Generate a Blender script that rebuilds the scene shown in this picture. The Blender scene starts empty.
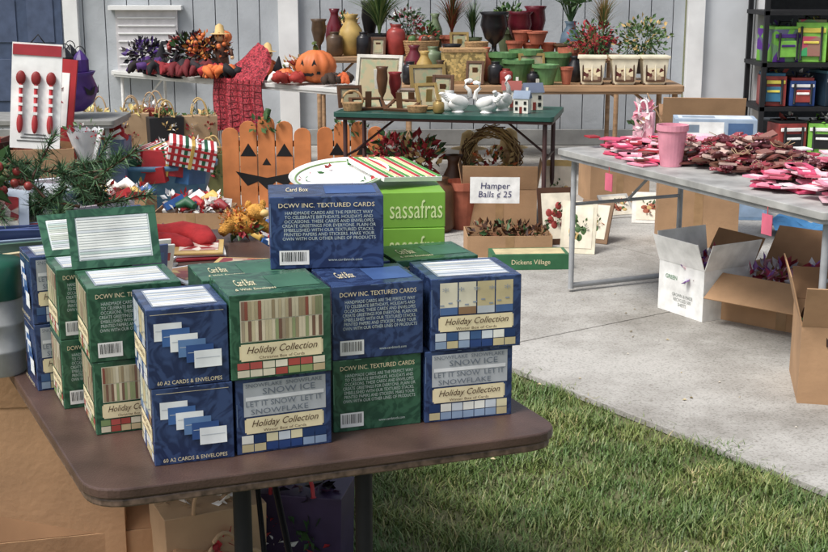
import bpy, math, random
import numpy as np
from mathutils import Matrix, Vector
R=random.Random(7)
rad=math.radians
sc=bpy.context.scene
# ------------------------------------------------------------------ materials
_mc={}
def _new(name):
    m=bpy.data.materials.new(name); m.use_nodes=True
    nt=m.node_tree; b=nt.nodes['Principled BSDF']
    return m,nt,b
def clampc(c,k): return (min(1,c[0]*k),min(1,c[1]*k),min(1,c[2]*k),1)
def mat(name,col,rough=.6,var=.18,scale=14,bump=.0,metal=0,col2=None,tex='noise',detail=5,bscale=None,spec=.4,pos=(.3,.7),trans=0):
    if name in _mc: return _mc[name]
    m,nt,b=_new(name); N=nt.nodes; L=nt.links
    tc=N.new('ShaderNodeTexCoord'); 
    if tex=='noise':
        t=N.new('ShaderNodeTexNoise'); t.inputs['Scale'].default_value=scale; t.inputs['Detail'].default_value=detail; out=t.outputs['Fac']
    elif tex=='swirl':
        t=N.new('ShaderNodeTexNoise'); t.inputs['Scale'].default_value=scale; t.inputs['Detail'].default_value=2; t.inputs['Distortion'].default_value=3.5; out=t.outputs['Fac']
    elif tex=='voronoi':
        t=N.new('ShaderNodeTexVoronoi'); t.inputs['Scale'].default_value=scale; out=t.outputs['Distance']
    elif tex=='cells':
        t=N.new('ShaderNodeTexVoronoi'); t.inputs['Scale'].default_value=scale; out=t.outputs['Color']
    elif tex=='wave':
        t=N.new('ShaderNodeTexWave'); t.inputs['Scale'].default_value=scale; t.inputs['Distortion'].default_value=6; t.inputs['Detail'].default_value=3; out=t.outputs['Fac']
    elif tex=='wood':
        mp=N.new('ShaderNodeMapping'); mp.inputs['Scale'].default_value=(1,12,12)
        t=N.new('ShaderNodeTexNoise'); t.inputs['Scale'].default_value=scale; t.inputs['Detail'].default_value=6
        L.new(tc.outputs['Object'],mp.inputs[0]); L.new(mp.outputs[0],t.inputs['Vector']); out=t.outputs['Fac']
    if tex!='wood': L.new(tc.outputs['Object'],t.inputs['Vector'])
    r=N.new('ShaderNodeValToRGB'); r.color_ramp.elements[0].position=pos[0]; r.color_ramp.elements[1].position=pos[1]
    r.color_ramp.elements[0].color=clampc(col,1-var)
    r.color_ramp.elements[1].color=(*col2,1) if col2 else clampc(col,1+var)
    L.new(out,r.inputs[0]); L.new(r.outputs[0],b.inputs['Base Color'])
    b.inputs['Roughness'].default_value=rough; b.inputs['Metallic'].default_value=metal
    b.inputs['Specular IOR Level'].default_value=spec
    if bump>0:
        t2=N.new('ShaderNodeTexNoise'); t2.inputs['Scale'].default_value=bscale or scale*3; t2.inputs['Detail'].default_value=6
        L.new(tc.outputs['Object'],t2.inputs['Vector'])
        bp=N.new('ShaderNodeBump'); bp.inputs['Strength'].default_value=bump; bp.inputs['Distance'].default_value=.01
        L.new(t2.outputs['Fac'],bp.inputs['Height']); L.new(bp.outputs[0],b.inputs['Normal'])
    _mc[name]=m; return m
def C(hexs):
    h=hexs.lstrip('#'); o=[]
    for i in (0,2,4):
        v=int(h[i:i+2],16)/255; o.append(v/12.92 if v<.04045 else ((v+.055)/1.055)**2.4)
    g=.3*o[0]+.6*o[1]+.1*o[2]
    return tuple(a*.90+g*.10 for a in o)
def paint(hexs,rough=.5,**k):
    return mat('paint_'+hexs+('_%d'%int(rough*100)),C(hexs),rough,**k)
navy=mat('navy_card',(.020,.035,.098),.25,.1,16,col2=(.040,.070,.17),tex='swirl',pos=(.42,.56),bump=.05,bscale=12)
green=mat('green_card',(.024,.080,.048),.25,.1,16,col2=(.044,.128,.075),tex='swirl',pos=(.42,.56),bump=.05,bscale=12)
lime=mat('lime_card',C('76ac2c'),.4,.08)
cream=paint('e6d7ac'); white=paint('eeeeea'); grayp=paint('b9bec4'); black=paint('18181a'); brown=paint('4a2c18')
card=mat('cardboard',C('ac8660'),.85,.16,6,bump=.15,bscale=60)
card_in=mat('cardboard_inside',C('8f6a48'),.9,.15,8)
kraft=mat('kraft_paper',C('b0926e'),.8,.12,8,bump=.1)
# ------------------------------------------------------------------ mesh builder
def T(x=0,y=0,z=0,rx=0,ry=0,rz=0,s=1):
    return Matrix.Translation((x,y,z))@Matrix.Rotation(rad(rz),4,'Z')@Matrix.Rotation(rad(ry),4,'Y')@Matrix.Rotation(rad(rx),4,'X')@Matrix.Scale(s,4)
class MB:
    def __init__(s): s.v=[];s.f=[];s.m=[];s.sm=[];s.mats=[]
    def add(s,vs,fs,m,smooth=False,M=None):
        o=len(s.v)
        if M is not None: vs=[M@Vector(v) for v in vs]
        s.v+=[tuple(v) for v in vs]
        if m not in s.mats: s.mats.append(m)
        k=s.mats.index(m)
        for f in fs: s.f.append([i+o for i in f]); s.m.append(k); s.sm.append(smooth)
    def box(s,c,d,m,M=None,tp=1.0):
        x,y,z=c; a,b,h=d[0]/2,d[1]/2,d[2]/2
        vs=[(x-a*tp,y-b*tp,z-h),(x+a*tp,y-b*tp,z-h),(x+a*tp,y+b*tp,z-h),(x-a*tp,y+b*tp,z-h),(x-a,y-b,z+h),(x+a,y-b,z+h),(x+a,y+b,z+h),(x-a,y+b,z+h)]
        s.add(vs,[(3,2,1,0),(4,5,6,7),(0,1,5,4),(1,2,6,5),(2,3,7,6),(3,0,4,7)],m,False,M)
    def lathe(s,prof,m,M=None,n=20,lobes=0,amp=0,smooth=True):
        vs=[];fs=[]
        for r,z in prof:
            for i in range(n):
                a=2*math.pi*i/n; k=1-amp*abs(math.cos(lobes*a/2))**3 if lobes else 1
                vs.append((r*k*math.cos(a),r*k*math.sin(a),z))
        for j in range(len(prof)-1):
            for i in range(n):
                i2=(i+1)%n; fs.append((j*n+i,j*n+i2,(j+1)*n+i2,(j+1)*n+i))
        s.add(vs,fs,m,smooth,M)
        if prof[0][0]>0: s.add(vs[:n],[tuple(range(n))[::-1]],m,False,M)
        if prof[-1][0]>0.0: s.add(vs[-n:],[tuple(range(n))],m,False,M)
    def ball(s,c,r,m,n=14,M=None,lobes=0,amp=0):
        if not hasattr(r,'__len__'): r=(r,r,r)
        pr=[(max(1e-4,math.sin(math.pi*i/8)),-math.cos(math.pi*i/8)) for i in range(9)]
        MM=Matrix.Translation(c)@Matrix.Diagonal((r[0],r[1],r[2],1))
        s.lathe(pr,m,(M@MM) if M is not None else MM,n,lobes,amp)
    def tube(s,pts,r,m,n=6,M=None):
        pts=[Vector(p) for p in pts]; vs=[];fs=[]
        for i,p in enumerate(pts):
            t=(pts[min(i+1,len(pts)-1)]-pts[max(i-1,0)]); t.normalize()
            ref=Vector((0,0,1)) if abs(t.z)<.9 else Vector((1,0,0))
            u=t.cross(ref).normalized(); w=t.cross(u)
            rr=r[i] if hasattr(r,'__len__') else r
            for k in range(n):
                a=2*math.pi*k/n; vs.append(p+u*rr*math.cos(a)+w*rr*math.sin(a))
        for i in range(len(pts)-1):
            for k in range(n):
                k2=(k+1)%n; fs.append((i*n+k,i*n+k2,(i+1)*n+k2,(i+1)*n+k))
        fs.append(tuple(range(n))); fs.append(tuple(range((len(pts)-1)*n,len(pts)*n)))
        s.add(vs,fs,m,True,M)
    def quad(s,ps,m,M=None): s.add(ps,[tuple(range(len(ps)))],m,False,M)
    def sheet(s,nu,nv,fn,m,M=None,smooth=True):
        vs=[fn(i/nu,j/nv) for j in range(nv+1) for i in range(nu+1)]
        fs=[(j*(nu+1)+i,j*(nu+1)+i+1,(j+1)*(nu+1)+i+1,(j+1)*(nu+1)+i) for j in range(nv) for i in range(nu)]
        s.add(vs,fs,m,smooth,M)
    def poly(s,pts,z0,z1,m,M=None):
        n=len(pts); vs=[(x,y,z0) for x,y in pts]+[(x,y,z1) for x,y in pts]
        fs=[tuple(range(n))[::-1],tuple(range(n,2*n))]+[(i,(i+1)%n,n+(i+1)%n,n+i) for i in range(n)]
        s.add(vs,fs,m,False,M)
    def leaves(s,c,r,n,size,ms,M=None,up=.3):
        if not hasattr(r,'__len__'): r=(r,r,r)
        for _ in range(n):
            d=Vector((R.gauss(0,1),R.gauss(0,1),R.gauss(0,1))).normalized(); k=R.uniform(.35,1.05)
            p=Vector((c[0]+d.x*r[0]*k,c[1]+d.y*r[1]*k,c[2]+d.z*r[2]*k))
            a=(d+Vector((R.gauss(0,.6),R.gauss(0,.6),R.gauss(0,.5)+up))).normalized()
            b=a.cross(Vector((R.gauss(0,1),R.gauss(0,1),R.gauss(0,1)))).normalized()
            L=size*R.uniform(.6,1.3); n_=a.cross(b)*L*.12
            s.add([p,p+a*L*.5+b*L*.28+n_,p+a*L,p+a*L*.5-b*L*.28+n_],[(0,1,2,3)],R.choice(ms),False,M)
    def blades(s,c,n,h,spread,ms,w=.012,M=None):
        for _ in range(n):
            a=R.uniform(0,6.28); sp=spread*R.uniform(.1,1); hh=h*R.uniform(.55,1)
            dx,dy=math.cos(a),math.sin(a); px,py=-dy*w/2,dx*w/2; vs=[]
            for k in range(5):
                t=k/4; q=sp*t*t; z=c[2]+hh*(t-.25*t*t*t*(sp/spread)); ww=(1-t*.9)
                vs+= [(c[0]+dx*q+px*ww,c[1]+dy*q+py*ww,z),(c[0]+dx*q-px*ww,c[1]+dy*q-py*ww,z)]
            s.add(vs,[(2*k,2*k+1,2*k+3,2*k+2) for k in range(4)],R.choice(ms),False,M)
    def obj(s,name,loc=(0,0,0),rz=0,bevel=0,parent=None,scale=1):
        me=bpy.data.meshes.new(name); me.from_pydata(s.v,[],s.f)
        for m in s.mats: me.materials.append(m)
        me.polygons.foreach_set('material_index',s.m); me.polygons.foreach_set('use_smooth',s.sm); me.update()
        o=bpy.data.objects.new(name,me); sc.collection.objects.link(o)
        o.location=loc; o.rotation_euler=(0,0,rad(rz)); o.scale=(scale,scale,scale)
        if bevel:
            b=o.modifiers.new('bevel','BEVEL'); b.width=bevel; b.segments=2; b.limit_method='ANGLE'; b.angle_limit=rad(50)
        if parent: o.parent=parent
        return o
_txt=[]
def text(s,m,parent,O,U,V,N,width,height=None,shear=0,lines=1):
    cu=bpy.data.curves.new('lettering','FONT'); cu.body=s; cu.align_x='CENTER'; cu.align_y='CENTER'; cu.shear=shear
    cu.size=1; cu.resolution_u=2; cu.materials.append(m); cu.space_line=.95
    o=bpy.data.objects.new('lettering',cu); sc.collection.objects.link(o); o.parent=parent
    _txt.append((o,Vector(O),Vector(U),Vector(V),Vector(N),width,height))
    return o
def fit_texts():
    bpy.context.view_layer.update()
    for o,O,U,V,N,w,h in _txt:
        d=o.dimensions; sx=w/max(d.x,.01); sy=(h/max(d.y,.01)) if h else sx
        U=U*sx; V=V*sy
        o.matrix_local=Matrix(((U.x,V.x,N.x,O.x),(U.y,V.y,N.y,O.y),(U.z,V.z,N.z,O.z),(0,0,0,1)))
# ------------------------------------------------------------------ card boxes
class CBox:
    def __init__(s,loc,yaw,w,d,h,base,name='greeting_card_box',top=True):
        s.w,s.d,s.h=w,d,h; s.mb=MB(); s.loc=loc; s.yaw=yaw; s.base=base; s.t=[]; s.name=name
        s.mb.add([(0,0,0),(w,0,0),(w,d,0),(0,d,0),(0,0,h),(w,0,h),(w,d,h),(0,d,h)],[(3,2,1,0),(4,5,6,7),(0,1,5,4),(1,2,6,5),(2,3,7,6),(3,0,4,7)],base)
        s.fr={'front':((0,0,0),(1,0,0),(0,0,1),(0,-1,0),w,h),'left':((0,d,0),(0,-1,0),(0,0,1),(-1,0,0),d,h),
              'right':((w,0,0),(0,1,0),(0,0,1),(1,0,0),d,h),'top':((0,0,h),(1,0,0),(0,1,0),(0,0,1),w,d),'back':((w,d,0),(-1,0,0),(0,0,1),(0,1,0),w,h)}
        edge=paint('6f86a8',.5) if base is navy else paint('6fa488',.5)
        if base in (navy,green):
            for f in ('front','left'):
                for _ in range(3):
                    u=R.uniform(.02,.85); s.dec(f,u,u+R.uniform(.02,.10),.986,.994,edge,1)
                s.dec(f,.006,.012,R.uniform(.3,.6),R.uniform(.62,.95),edge,1)
    def dec(s,f,u0,u1,v0,v1,m,k=1):
        O,U,V,N,W,H=s.fr[f]; O,U,V,N=map(Vector,(O,U,V,N)); o=O+N*.0006*k
        s.mb.quad([o+U*W*u0+V*H*v0,o+U*W*u1+V*H*v0,o+U*W*u1+V*H*v1,o+U*W*u0+V*H*v1],m)
    def txt(s,f,st,u,v,wf,hf,m,k=3,shear=0): s.t.append((f,st,u,v,wf,hf,m,k,shear))
    def back(s,f):
        lt=paint('b9c6c0')
        s.txt(f,'DCWV INC. TEXTURED CARDS',.5,.88,.84,.06,cream)
        s.txt(f,'HANDMADE CARDS ARE THE PERFECT WAY\nTO CELEBRATE BIRTHDAYS, HOLIDAYS AND\nOCCASIONS. THESE CARDS AND ENVELOPES\nCREATE GREETINGS FOR EVERYONE. PLAIN OR\nEMBELLISHED WITH OUR TEXTURED STACKS,\nPRINTED PAPERS AND STICKERS. MAKE YOUR\nOWN WITH OUR OTHER LINES OF PRODUCTS',.52,.6,.82,.40,lt)
        s.dec(f,.08,.34,.06,.26,white,1)
        for i in range(14):
            u=.10+i*.016; s.dec(f,u,u+R.choice([.004,.008]),.11,.24,black,2)
        s.txt(f,'www.cardstock.com',.66,.12,.3,.035,lt)
    def label(s,f,v0,v1,sub):
        s.dec(f,.1,.9,v0,v1,cream,2); s.dec(f,.085,.915,v0+.02,v1-.02,cream,1)
        s.txt(f,'Holiday Collection',.5,v0+(v1-v0)*.62,.70,(v1-v0)*.55,brown,4,.35)
        s.txt(f,sub,.5,v0+(v1-v0)*.16,.45,(v1-v0)*.17,brown,4)
    def strips(s,f,u0,u1,v0,v1,n,pal,k=1,vert=True):
        for i in range(n):
            m=paint(R.choice(pal),.35)
            if vert: s.dec(f,u0+(u1-u0)*i/n,u0+(u1-u0)*(i+.93)/n,v0,v1,m,k)
            else: s.dec(f,u0,u1,v0+(v1-v0)*i/n,v0+(v1-v0)*(i+.93)/n,m,k)
    def holiday(s,f):
        s.dec(f,.1,.92,.44,.93,paint('cfc9b0',.3),1)
        s.strips(f,.11,.91,.70,.92,24,['9c8a6a','8f4f40','c9bfa0','7f8560','d8cfb4','8a6a58','a89a78','b9ab88'],2)
        s.strips(f,.11,.91,.45,.69,24,['a3937a','7a5a4a','c4b894','94a070','d5c8aa','a09070'],2)
        s.label(f,.22,.42,'Christmas Box of Cards')
        s.strips(f,.06,.94,.12,.2,7,['d9d2b8','a8453c','7c9560','e1dac4','b8504a'],1)
        s.strips(f,.06,.94,.03,.11,7,['8a9c62','d9d2b8','c3b087','a8453c'],1)
    def winter(s,f):
        s.dec(f,.08,.94,.5,.95,paint('b3b8bd',.3),1)
        g=paint('6a7480',.4); g2=paint('e4e6e8',.4)
        s.txt(f,'SNOWFLAKE  SNOWFLAKE',.5,.905,.8,.05,g); s.txt(f,'SNOW ICE',.55,.815,.55,.08,g); 
        s.dec(f,.1,.92,.71,.76,g2,2)
        s.txt(f,'LET IT SNOW  LET IT',.5,.66,.8,.07,g); s.txt(f,'SNOWFLAKE',.45,.555,.6,.07,g)
        s.label(f,.27,.48,'Winter Box of Cards')
        s.strips(f,.05,.95,.14,.25,7,['3a5c8a','d8cfa6','c6cfd6','203a66','e2e2d8'],1)
        s.strips(f,.05,.95,.03,.13,7,['c7b98c','d7dbe0','27437a','8aa0bc'],1)
    def paperwin(s,f):
        s.strips(f,.10,.92,.5,.94,4,['c9cdb8','d8d2ba','bcc4cc','c8b98c'],1)
        s.strips(f,.10,.92,.5,.60,4,['5c7fa8','bcc4cc','4a6a9a','8f6f50'],2)
        for i in range(9): s.dec(f,.10+i*.09,.10+i*.09+.045,.62+.03*(i%3),.64+.03*(i%3),paint('8f9aa8',.4),2)
        s.txt(f,'*  *  *  *  *',.5,.82,.75,.06,paint('8f9aa8',.4),3)
        s.label(f,.27,.48,'Winter Box of Cards')
        s.strips(f,.05,.95,.14,.25,7,['3a5c8a','d8cfa6','c6cfd6','203a66','e2e2d8'],1)
        s.strips(f,.05,.95,.03,.13,7,['c7b98c','d7dbe0','27437a','8aa0bc'],1)
    def envs(s,f):
        pal=['e9edf0','3d68a5','e9edf0','5c82b4','2f5390','e9edf0']
        for i in range(6):
            u=.09+i*.095; v=.62-i*.075; m=paint(pal[i],.4)
            s.dec(f,u,u+.34,v-.02,v+.20,m,1+i); s.dec(f,u+.02,u+.32,v+.10,v+.108,paint('b8c0c8',.5),1.5+i)
        s.txt(f,'60 A2 CARDS & ENVELOPES',.5,.07,.8,.05,cream,8)
        s.dec(f,.05,.95,.93,.935,cream,1)
    def cards_top(s):
        s.dec('top',.10,.90,.10,.90,paint('8d97a5',.15),1)
        s.strips('top',.12,.88,.13,.87,26,['c8ced4','eef0f2','9aa8b8','dfe3e6','b8c0c8','d2cdb8'],2,False)
    def brand_top(s):
        s.txt('top','Card Box',.25,.5,.2,.3,cream,2,.2); s.dec('top',.5,.95,.2,.8,paint('3c6a54' if s.base is green else '3b5a90'),1)
        if s.base is green: s.txt('top','& With Envelopes',.3,.2,.4,.12,cream,2,.2)
    def done(s):
        o=s.mb.obj(s.name,s.loc,s.yaw,bevel=.0016)
        for f,st,u,v,wf,hf,m,k,sh in s.t:
            O,U,V,N,W,H=s.fr[f]; O,U,V,N=map(Vector,(O,U,V,N))
            text(st,m,o,O+N*.0006*k+U*W*u+V*H*v,U,V,N,W*wf,H*hf if hf else None,sh)
        return o
zt=.742; h=.143
b=CBox((-.459,2.167,zt),19.5,.143,.16,h,navy); b.envs('front'); b.paperwin('left'); b.done()
b=CBox((-.320,2.220,zt),22,.180,.16,h,navy); b.winter('front'); b.done()
b=CBox((-.153,2.338,zt),19,.176,.16,h,green); b.back('front'); b.done()
b=CBox((.021,2.394,zt),17,.180,.16,h,navy); b.winter('front'); b.back('right'); b.done()
z2=zt+h+.0008
b=CBox((-.463,2.165,z2),20,.143,.16,h,navy); b.envs('front'); b.paperwin('left'); b.cards_top(); b.done()
b=CBox((-.325,2.212,z2),20.5,.186,.165,h+.014,green); b.holiday('front'); b.brand_top(); b.done()
b=CBox((-.152,2.336,z2),18,.178,.16,h,navy); b.back('front'); b.brand_top(); b.done()
b=CBox((.032,2.395,z2),15,.182,.16,h,navy); b.paperwin('front'); b.cards_top(); b.done()
for i,(x,y) in enumerate([(-.40,2.385),(-.215,2.50),(-.035,2.555)]):
    for k in range(2):
        b=CBox((x,y,zt+k*(h+.0008)),20,.178,.15,h,green if (i+k)%2 else navy); b.back('front'); b.brand_top(); b.done()
b=CBox((-.280,2.475,z2+h+.001),7,.222,.155,h,navy); b.back('front'); b.winter('right'); b.brand_top(); b.done()
b=CBox((-.600,2.325,zt),22,.15,.16,h,green); b.holiday('front'); b.holiday('left'); b.done()
b=CBox((-.602,2.322,z2),22,.175,.16,h,green); b.back('front'); b.holiday('left'); b.cards_top(); b.done()
def lid(loc,rz,w,tilt):
    mb=MB(); M=T(0,0,0,tilt); a=.015
    for y in (.0,.104): mb.box((w/2,y+.008,0),(w,.016,.004),green,M)
    for x in (0,w-a): mb.box((x+a/2,.060,0),(a,.088,.004),green,M)
    mb.box((w/2,.060,-.0005),(w-2*a,.088,.0015),paint('c3cdcc',.05),M)
    for i in range(16): mb.box((w/2,.020+i*.0054,.0008),(w-2.4*a,.0044,.001),paint(R.choice(['c6ccce','afc0b8','d9dcd6','b7bdb0','dde0d8']),.08),M)
    mb.obj('card_box_lid',loc,rz,.0008)
lid((-.668,2.476,z2+h),22,.175,66)
lid((-.752,2.592,z2+h),24,.15,35)
for k in range(2):
    b=CBox((-.700,2.475,zt+k*(h+.0008)),24,.15,.13,h,green); b.holiday('left'); b.back('front'); b.cards_top() if k else b.brand_top(); b.done()
    b=CBox((-.785,2.590,zt+k*(h+.0008)),26,.15,.12,h,navy); b.envs('left'); b.winter('front'); b.cards_top(); b.done()
for k in range(5):
    b=CBox((-.245+R.uniform(-.006,.006),2.74,zt+k*.0785),6+R.uniform(-2,2),.318,.32,.0775,lime,'scrapbook_paper_box')
    b.txt('front','sassafras',.80,.5,.36,.52,paint('d8e8a0'),2); b.dec('right',.1,.9,.3,.5,paint('8fc23a'),1); b.done()
mb=MB(); zz=zt+5*.0785
mb.lathe([(.0001,.004),(.085,.004),(.13,.018),(.132,.02),(.13,.016),(.085,0),(.0001,0)],white,T(0,0,0.01,10,-4,0)@Matrix.Diagonal((.85,.8,1,1)),40)
pm_=T(0,0,0.01,10,-4,0)
ring=[(.115*.85*math.cos(a),.115*.8*math.sin(a),.0145) for a in [i*math.pi/20 for i in range(41)]]
mb.tube(ring,.0018,paint('7a9a5a'),5,pm_)
for i in range(10):
    a=i*.628; mb.leaves((.095*.85*math.cos(a),.095*.8*math.sin(a),.0095),(.012,.012,.001),5,.016,[paint('b02a2a'),g_c:=paint('3f7a3a')],pm_,0)
mb.obj('oval_platter',(-.165,2.86,zz))
mb=MB(); M=T(-.045,2.90,zz+.030,8,4,32); mb.box((0,0,0),(.15,.17,.010),white,M)
for i in range(11): mb.box((-.068+i*.0136,0,.0058),(.0085,.166,.0015),paint(['c02a2a','4f9a3a','e6dc9a'][i%3]),M)
mb.obj('striped_napkin_pack',(0,0,0))
# ------------------------------------------------------------------ foreground table
def rounded(P,r,n=6):
    o=[]; N=len(P)
    for i in range(N):
        p=Vector(P[i]); a=Vector(P[i-1])-p; c=Vector(P[(i+1)%N])-p; a.normalize(); c.normalize()
        p0=p+a*r; p1=p+c*r
        for k in range(n+1):
            t=k/n; q=p0*(1-t)**2+p*2*t*(1-t)+p1*t*t; o.append((q.x,q.y))
    return o
A=(-.548,2.045);B=(.29,2.352);D=(-.60,4.37);Cc=(-1.53,4.04)
tabtop=mat('brown_laminate',(.078,.047,.038),.36,.32,9,bump=.15,bscale=240,spec=.4,detail=12)
tabedge=mat('worn_brown_edge',(.12,.08,.06),.45,.6,70)
mb=MB(); mb.poly(rounded([A,B,D,Cc],.075),.722,.742,tabtop); mb.poly(rounded([(A[0]+.004,A[1]+.004),(B[0]-.006,B[1]+.002),(D[0]-.004,D[1]-.004),(Cc[0]+.004,Cc[1]-.002)],.075),.706,.7215,tabedge)
dk=mat('black_metal',(.012,.012,.014),.55,.2,20,spec=.3)
lg=mb
for (x1,y1,x2,y2) in ((-.33,2.33,-.10,2.42),(-1.05,3.85,-.78,3.95)):
    lg.tube([(x1,y1,.0),(x1,y1,.70)],.018,dk,10); lg.tube([(x2,y2,0),(x2,y2,.70)],.018,dk,10)
    lg.tube([(x1,y1,.09),(x2,y2,.09)],.010,dk,6); lg.tube([(x1,y1,.66),(x2,y2,.66)],.012,dk,6)
    sg=1 if y1<3 else -1
    lg.tube([((x1+x2)/2,(y1+y2)/2,.3),((x1+x2)/2-.13*sg,(y1+y2)/2+.33*sg,.69)],.008,dk,6)
    lg.tube([(x1,y1,.32),(x2,y2,.32)],.007,dk,6)
    lg.tube([(x1+.05,y1+.02,.30),(x1-.02,y1+.3*sg,.69)],.007,dk,6)
mb.obj('folding_table',bevel=.004)
# ------------------------------------------------------------------ ground, concrete, grass
def gmat():
    m,nt,b=_new('lawn_soil'); N=nt.nodes;L=nt.links
    tc=N.new('ShaderNodeTexCoord'); t=N.new('ShaderNodeTexNoise'); t.inputs['Scale'].default_value=6; t.inputs['Detail'].default_value=10
    L.new(tc.outputs['Object'],t.inputs['Vector']); r=N.new('ShaderNodeValToRGB')
    r.color_ramp.elements[0].color=(.08,.085,.035,1); r.color_ramp.elements[1].color=(.15,.15,.07,1); r.color_ramp.elements[0].position=.35; r.color_ramp.elements[1].position=.65
    L.new(t.outputs['Fac'],r.inputs[0]); L.new(r.outputs[0],b.inputs['Base Color']); b.inputs['Roughness'].default_value=.95; return m
mb=MB(); mb.quad([(-150,-150,0),(150,-150,0),(150,150,0),(-150,150,0)],gmat()); mb.obj('ground')
def cmat():
    m,nt,b=_new('concrete'); N=nt.nodes;L=nt.links
    tc=N.new('ShaderNodeTexCoord')
    t=N.new('ShaderNodeTexNoise'); t.inputs['Scale'].default_value=1.1; t.inputs['Detail'].default_value=10; t.inputs['Roughness'].default_value=.68
    t2=N.new('ShaderNodeTexNoise'); t2.inputs['Scale'].default_value=110; t2.inputs['Detail'].default_value=4
    t3=N.new('ShaderNodeTexVoronoi'); t3.inputs['Scale'].default_value=9; 
    for q in (t,t2,t3): L.new(tc.outputs['Object'],q.inputs['Vector'])
    r=N.new('ShaderNodeValToRGB'); r.color_ramp.elements[0].color=(.26,.245,.22,1); r.color_ramp.elements[1].color=(.46,.445,.415,1); r.color_ramp.elements[0].position=.38; r.color_ramp.elements[1].position=.58
    r2=N.new('ShaderNodeValToRGB'); r2.color_ramp.elements[0].color=(.62,.62,.60,1); r2.color_ramp.elements[1].color=(1,1,1,1); r2.color_ramp.elements[0].position=.3; r2.color_ramp.elements[1].position=.5
    r3=N.new('ShaderNodeValToRGB'); r3.color_ramp.elements[0].color=(.45,.42,.38,1); r3.color_ramp.elements[1].color=(1,1,1,1); r3.color_ramp.elements[0].position=.03; r3.color_ramp.elements[1].position=.09
    mx=N.new('ShaderNodeMixRGB'); mx.blend_type='MULTIPLY'; mx.inputs[0].default_value=1
    my=N.new('ShaderNodeMixRGB'); my.blend_type='MULTIPLY'; my.inputs[0].default_value=.6
    L.new(t.outputs['Fac'],r.inputs[0]); L.new(t2.outputs['Fac'],r2.inputs[0]); L.new(t3.outputs['Distance'],r3.inputs[0]); L.new(r.outputs[0],mx.inputs[1]); L.new(r2.outputs[0],mx.inputs[2]); L.new(mx.outputs[0],my.inputs[1]); L.new(r3.outputs[0],my.inputs[2]); L.new(my.outputs[0],b.inputs['Base Color'])
    bp=N.new('ShaderNodeBump'); bp.inputs['Strength'].default_value=.35; bp.inputs['Distance'].default_value=.006; L.new(t2.outputs['Fac'],bp.inputs['Height']); L.new(bp.outputs[0],b.inputs['Normal'])
    b.inputs['Roughness'].default_value=.9; return m
conc=cmat()
ex,ey=.41,5.04; dx,dy=.565,-.825; nx,ny=.825,.565
def SP(s,n): return (ex+dx*s+nx*n, ey+dy*s+ny*n)
mb=MB()
ss=[-7,-4.4,-2.35,-.3,1.75,3.8,6]; nn=[0,2.0,4.05,6.1,12]
for i in range(len(ss)-1):
    for j in range(len(nn)-1):
        g=.004; mb.poly([SP(ss[i]+g,nn[j]+g),SP(ss[i+1]-g,nn[j]+g),SP(ss[i+1]-g,nn[j+1]-g),SP(ss[i]+g,nn[j+1]-g)],.004,.024,conc)
mb.poly([SP(-7,.02),SP(6,.02),SP(6,12),SP(-7,12)],.001,.020,mat('joint_dirt',(.17,.15,.12),.95))
mb.obj('concrete_patio')
def grassmat():
    m,nt,b=_new('grass_blade'); N=nt.nodes;L=nt.links
    g=N.new('ShaderNodeNewGeometry'); r=N.new('ShaderNodeValToRGB'); cr=r.color_ramp
    cr.elements[0].color=(.075,.130,.03,1); cr.elements[1].color=(.36,.34,.18,1)
    e=cr.elements.new(.45); e.color=(.125,.195,.05,1); e=cr.elements.new(.82); e.color=(.19,.25,.085,1)
    L.new(g.outputs['Random Per Island'],r.inputs[0])
    tc=N.new('ShaderNodeTexCoord'); t=N.new('ShaderNodeTexNoise'); t.inputs['Scale'].default_value=2.6; t.inputs['Detail'].default_value=6
    L.new(tc.outputs['Object'],t.inputs['Vector']); r2=N.new('ShaderNodeValToRGB'); r2.color_ramp.elements[0].color=(.66,.80,.64,1); r2.color_ramp.elements[1].color=(1.3,1.12,1,1); r2.color_ramp.elements[0].position=.40; r2.color_ramp.elements[1].position=.60
    L.new(t.outputs['Fac'],r2.inputs[0])
    mx=N.new('ShaderNodeMixRGB'); mx.blend_type='MULTIPLY'; mx.inputs[0].default_value=1
    L.new(r.outputs[0],mx.inputs[1]); L.new(r2.outputs[0],mx.inputs[2]); L.new(mx.outputs[0],b.inputs['Base Color']); b.inputs['Roughness'].default_value=.5; return m
rng=np.random.default_rng(3)
def grass(N,x0,x1,y0,y1):
    x=rng.uniform(x0,x1,N); y=rng.uniform(y0,y1,N)
    clump=np.sin(x*9+np.sin(y*7)*2)*np.sin(y*8+np.sin(x*5)*2)*.6+np.sin(x*23+y*5)*np.sin(y*19-x*7)*.5
    f=(x-ex)*nx+(y-ey)*ny
    keep=(f<(rng.normal(0,1,N)*.035-.01+.035*np.sin(x*13)+.03*np.sin(y*29)))&(clump+rng.uniform(-1.3,1.6,N)>-.55)
    x=x[keep];y=y[keep];n=len(x)
    hgt=rng.uniform(.012,.040,n)*(1+.45*clump[keep]); a=rng.uniform(0,6.283,n); ln=rng.uniform(.2,1.6,n)*hgt; wd=rng.uniform(.0012,.0026,n)
    px,py=-np.sin(a)*wd,np.cos(a)*wd; cx,cy=np.cos(a),np.sin(a)
    V=np.zeros((n,5,3))
    V[:,0]=np.stack([x+px,y+py,x*0],1); V[:,1]=np.stack([x-px,y-py,x*0],1)
    V[:,2]=np.stack([x+px*.8+cx*ln*.35,y+py*.8+cy*ln*.35,hgt*.6],1); V[:,3]=np.stack([x-px*.8+cx*ln*.35,y-py*.8+cy*ln*.35,hgt*.6],1)
    V[:,4]=np.stack([x+cx*ln,y+cy*ln,hgt],1)
    return V.reshape(-1,3),n
V1,n1=grass(200000,-1.3,2.0,2.9,5.7); V2,n2=grass(40000,-4,4,.5,7.5)
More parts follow.
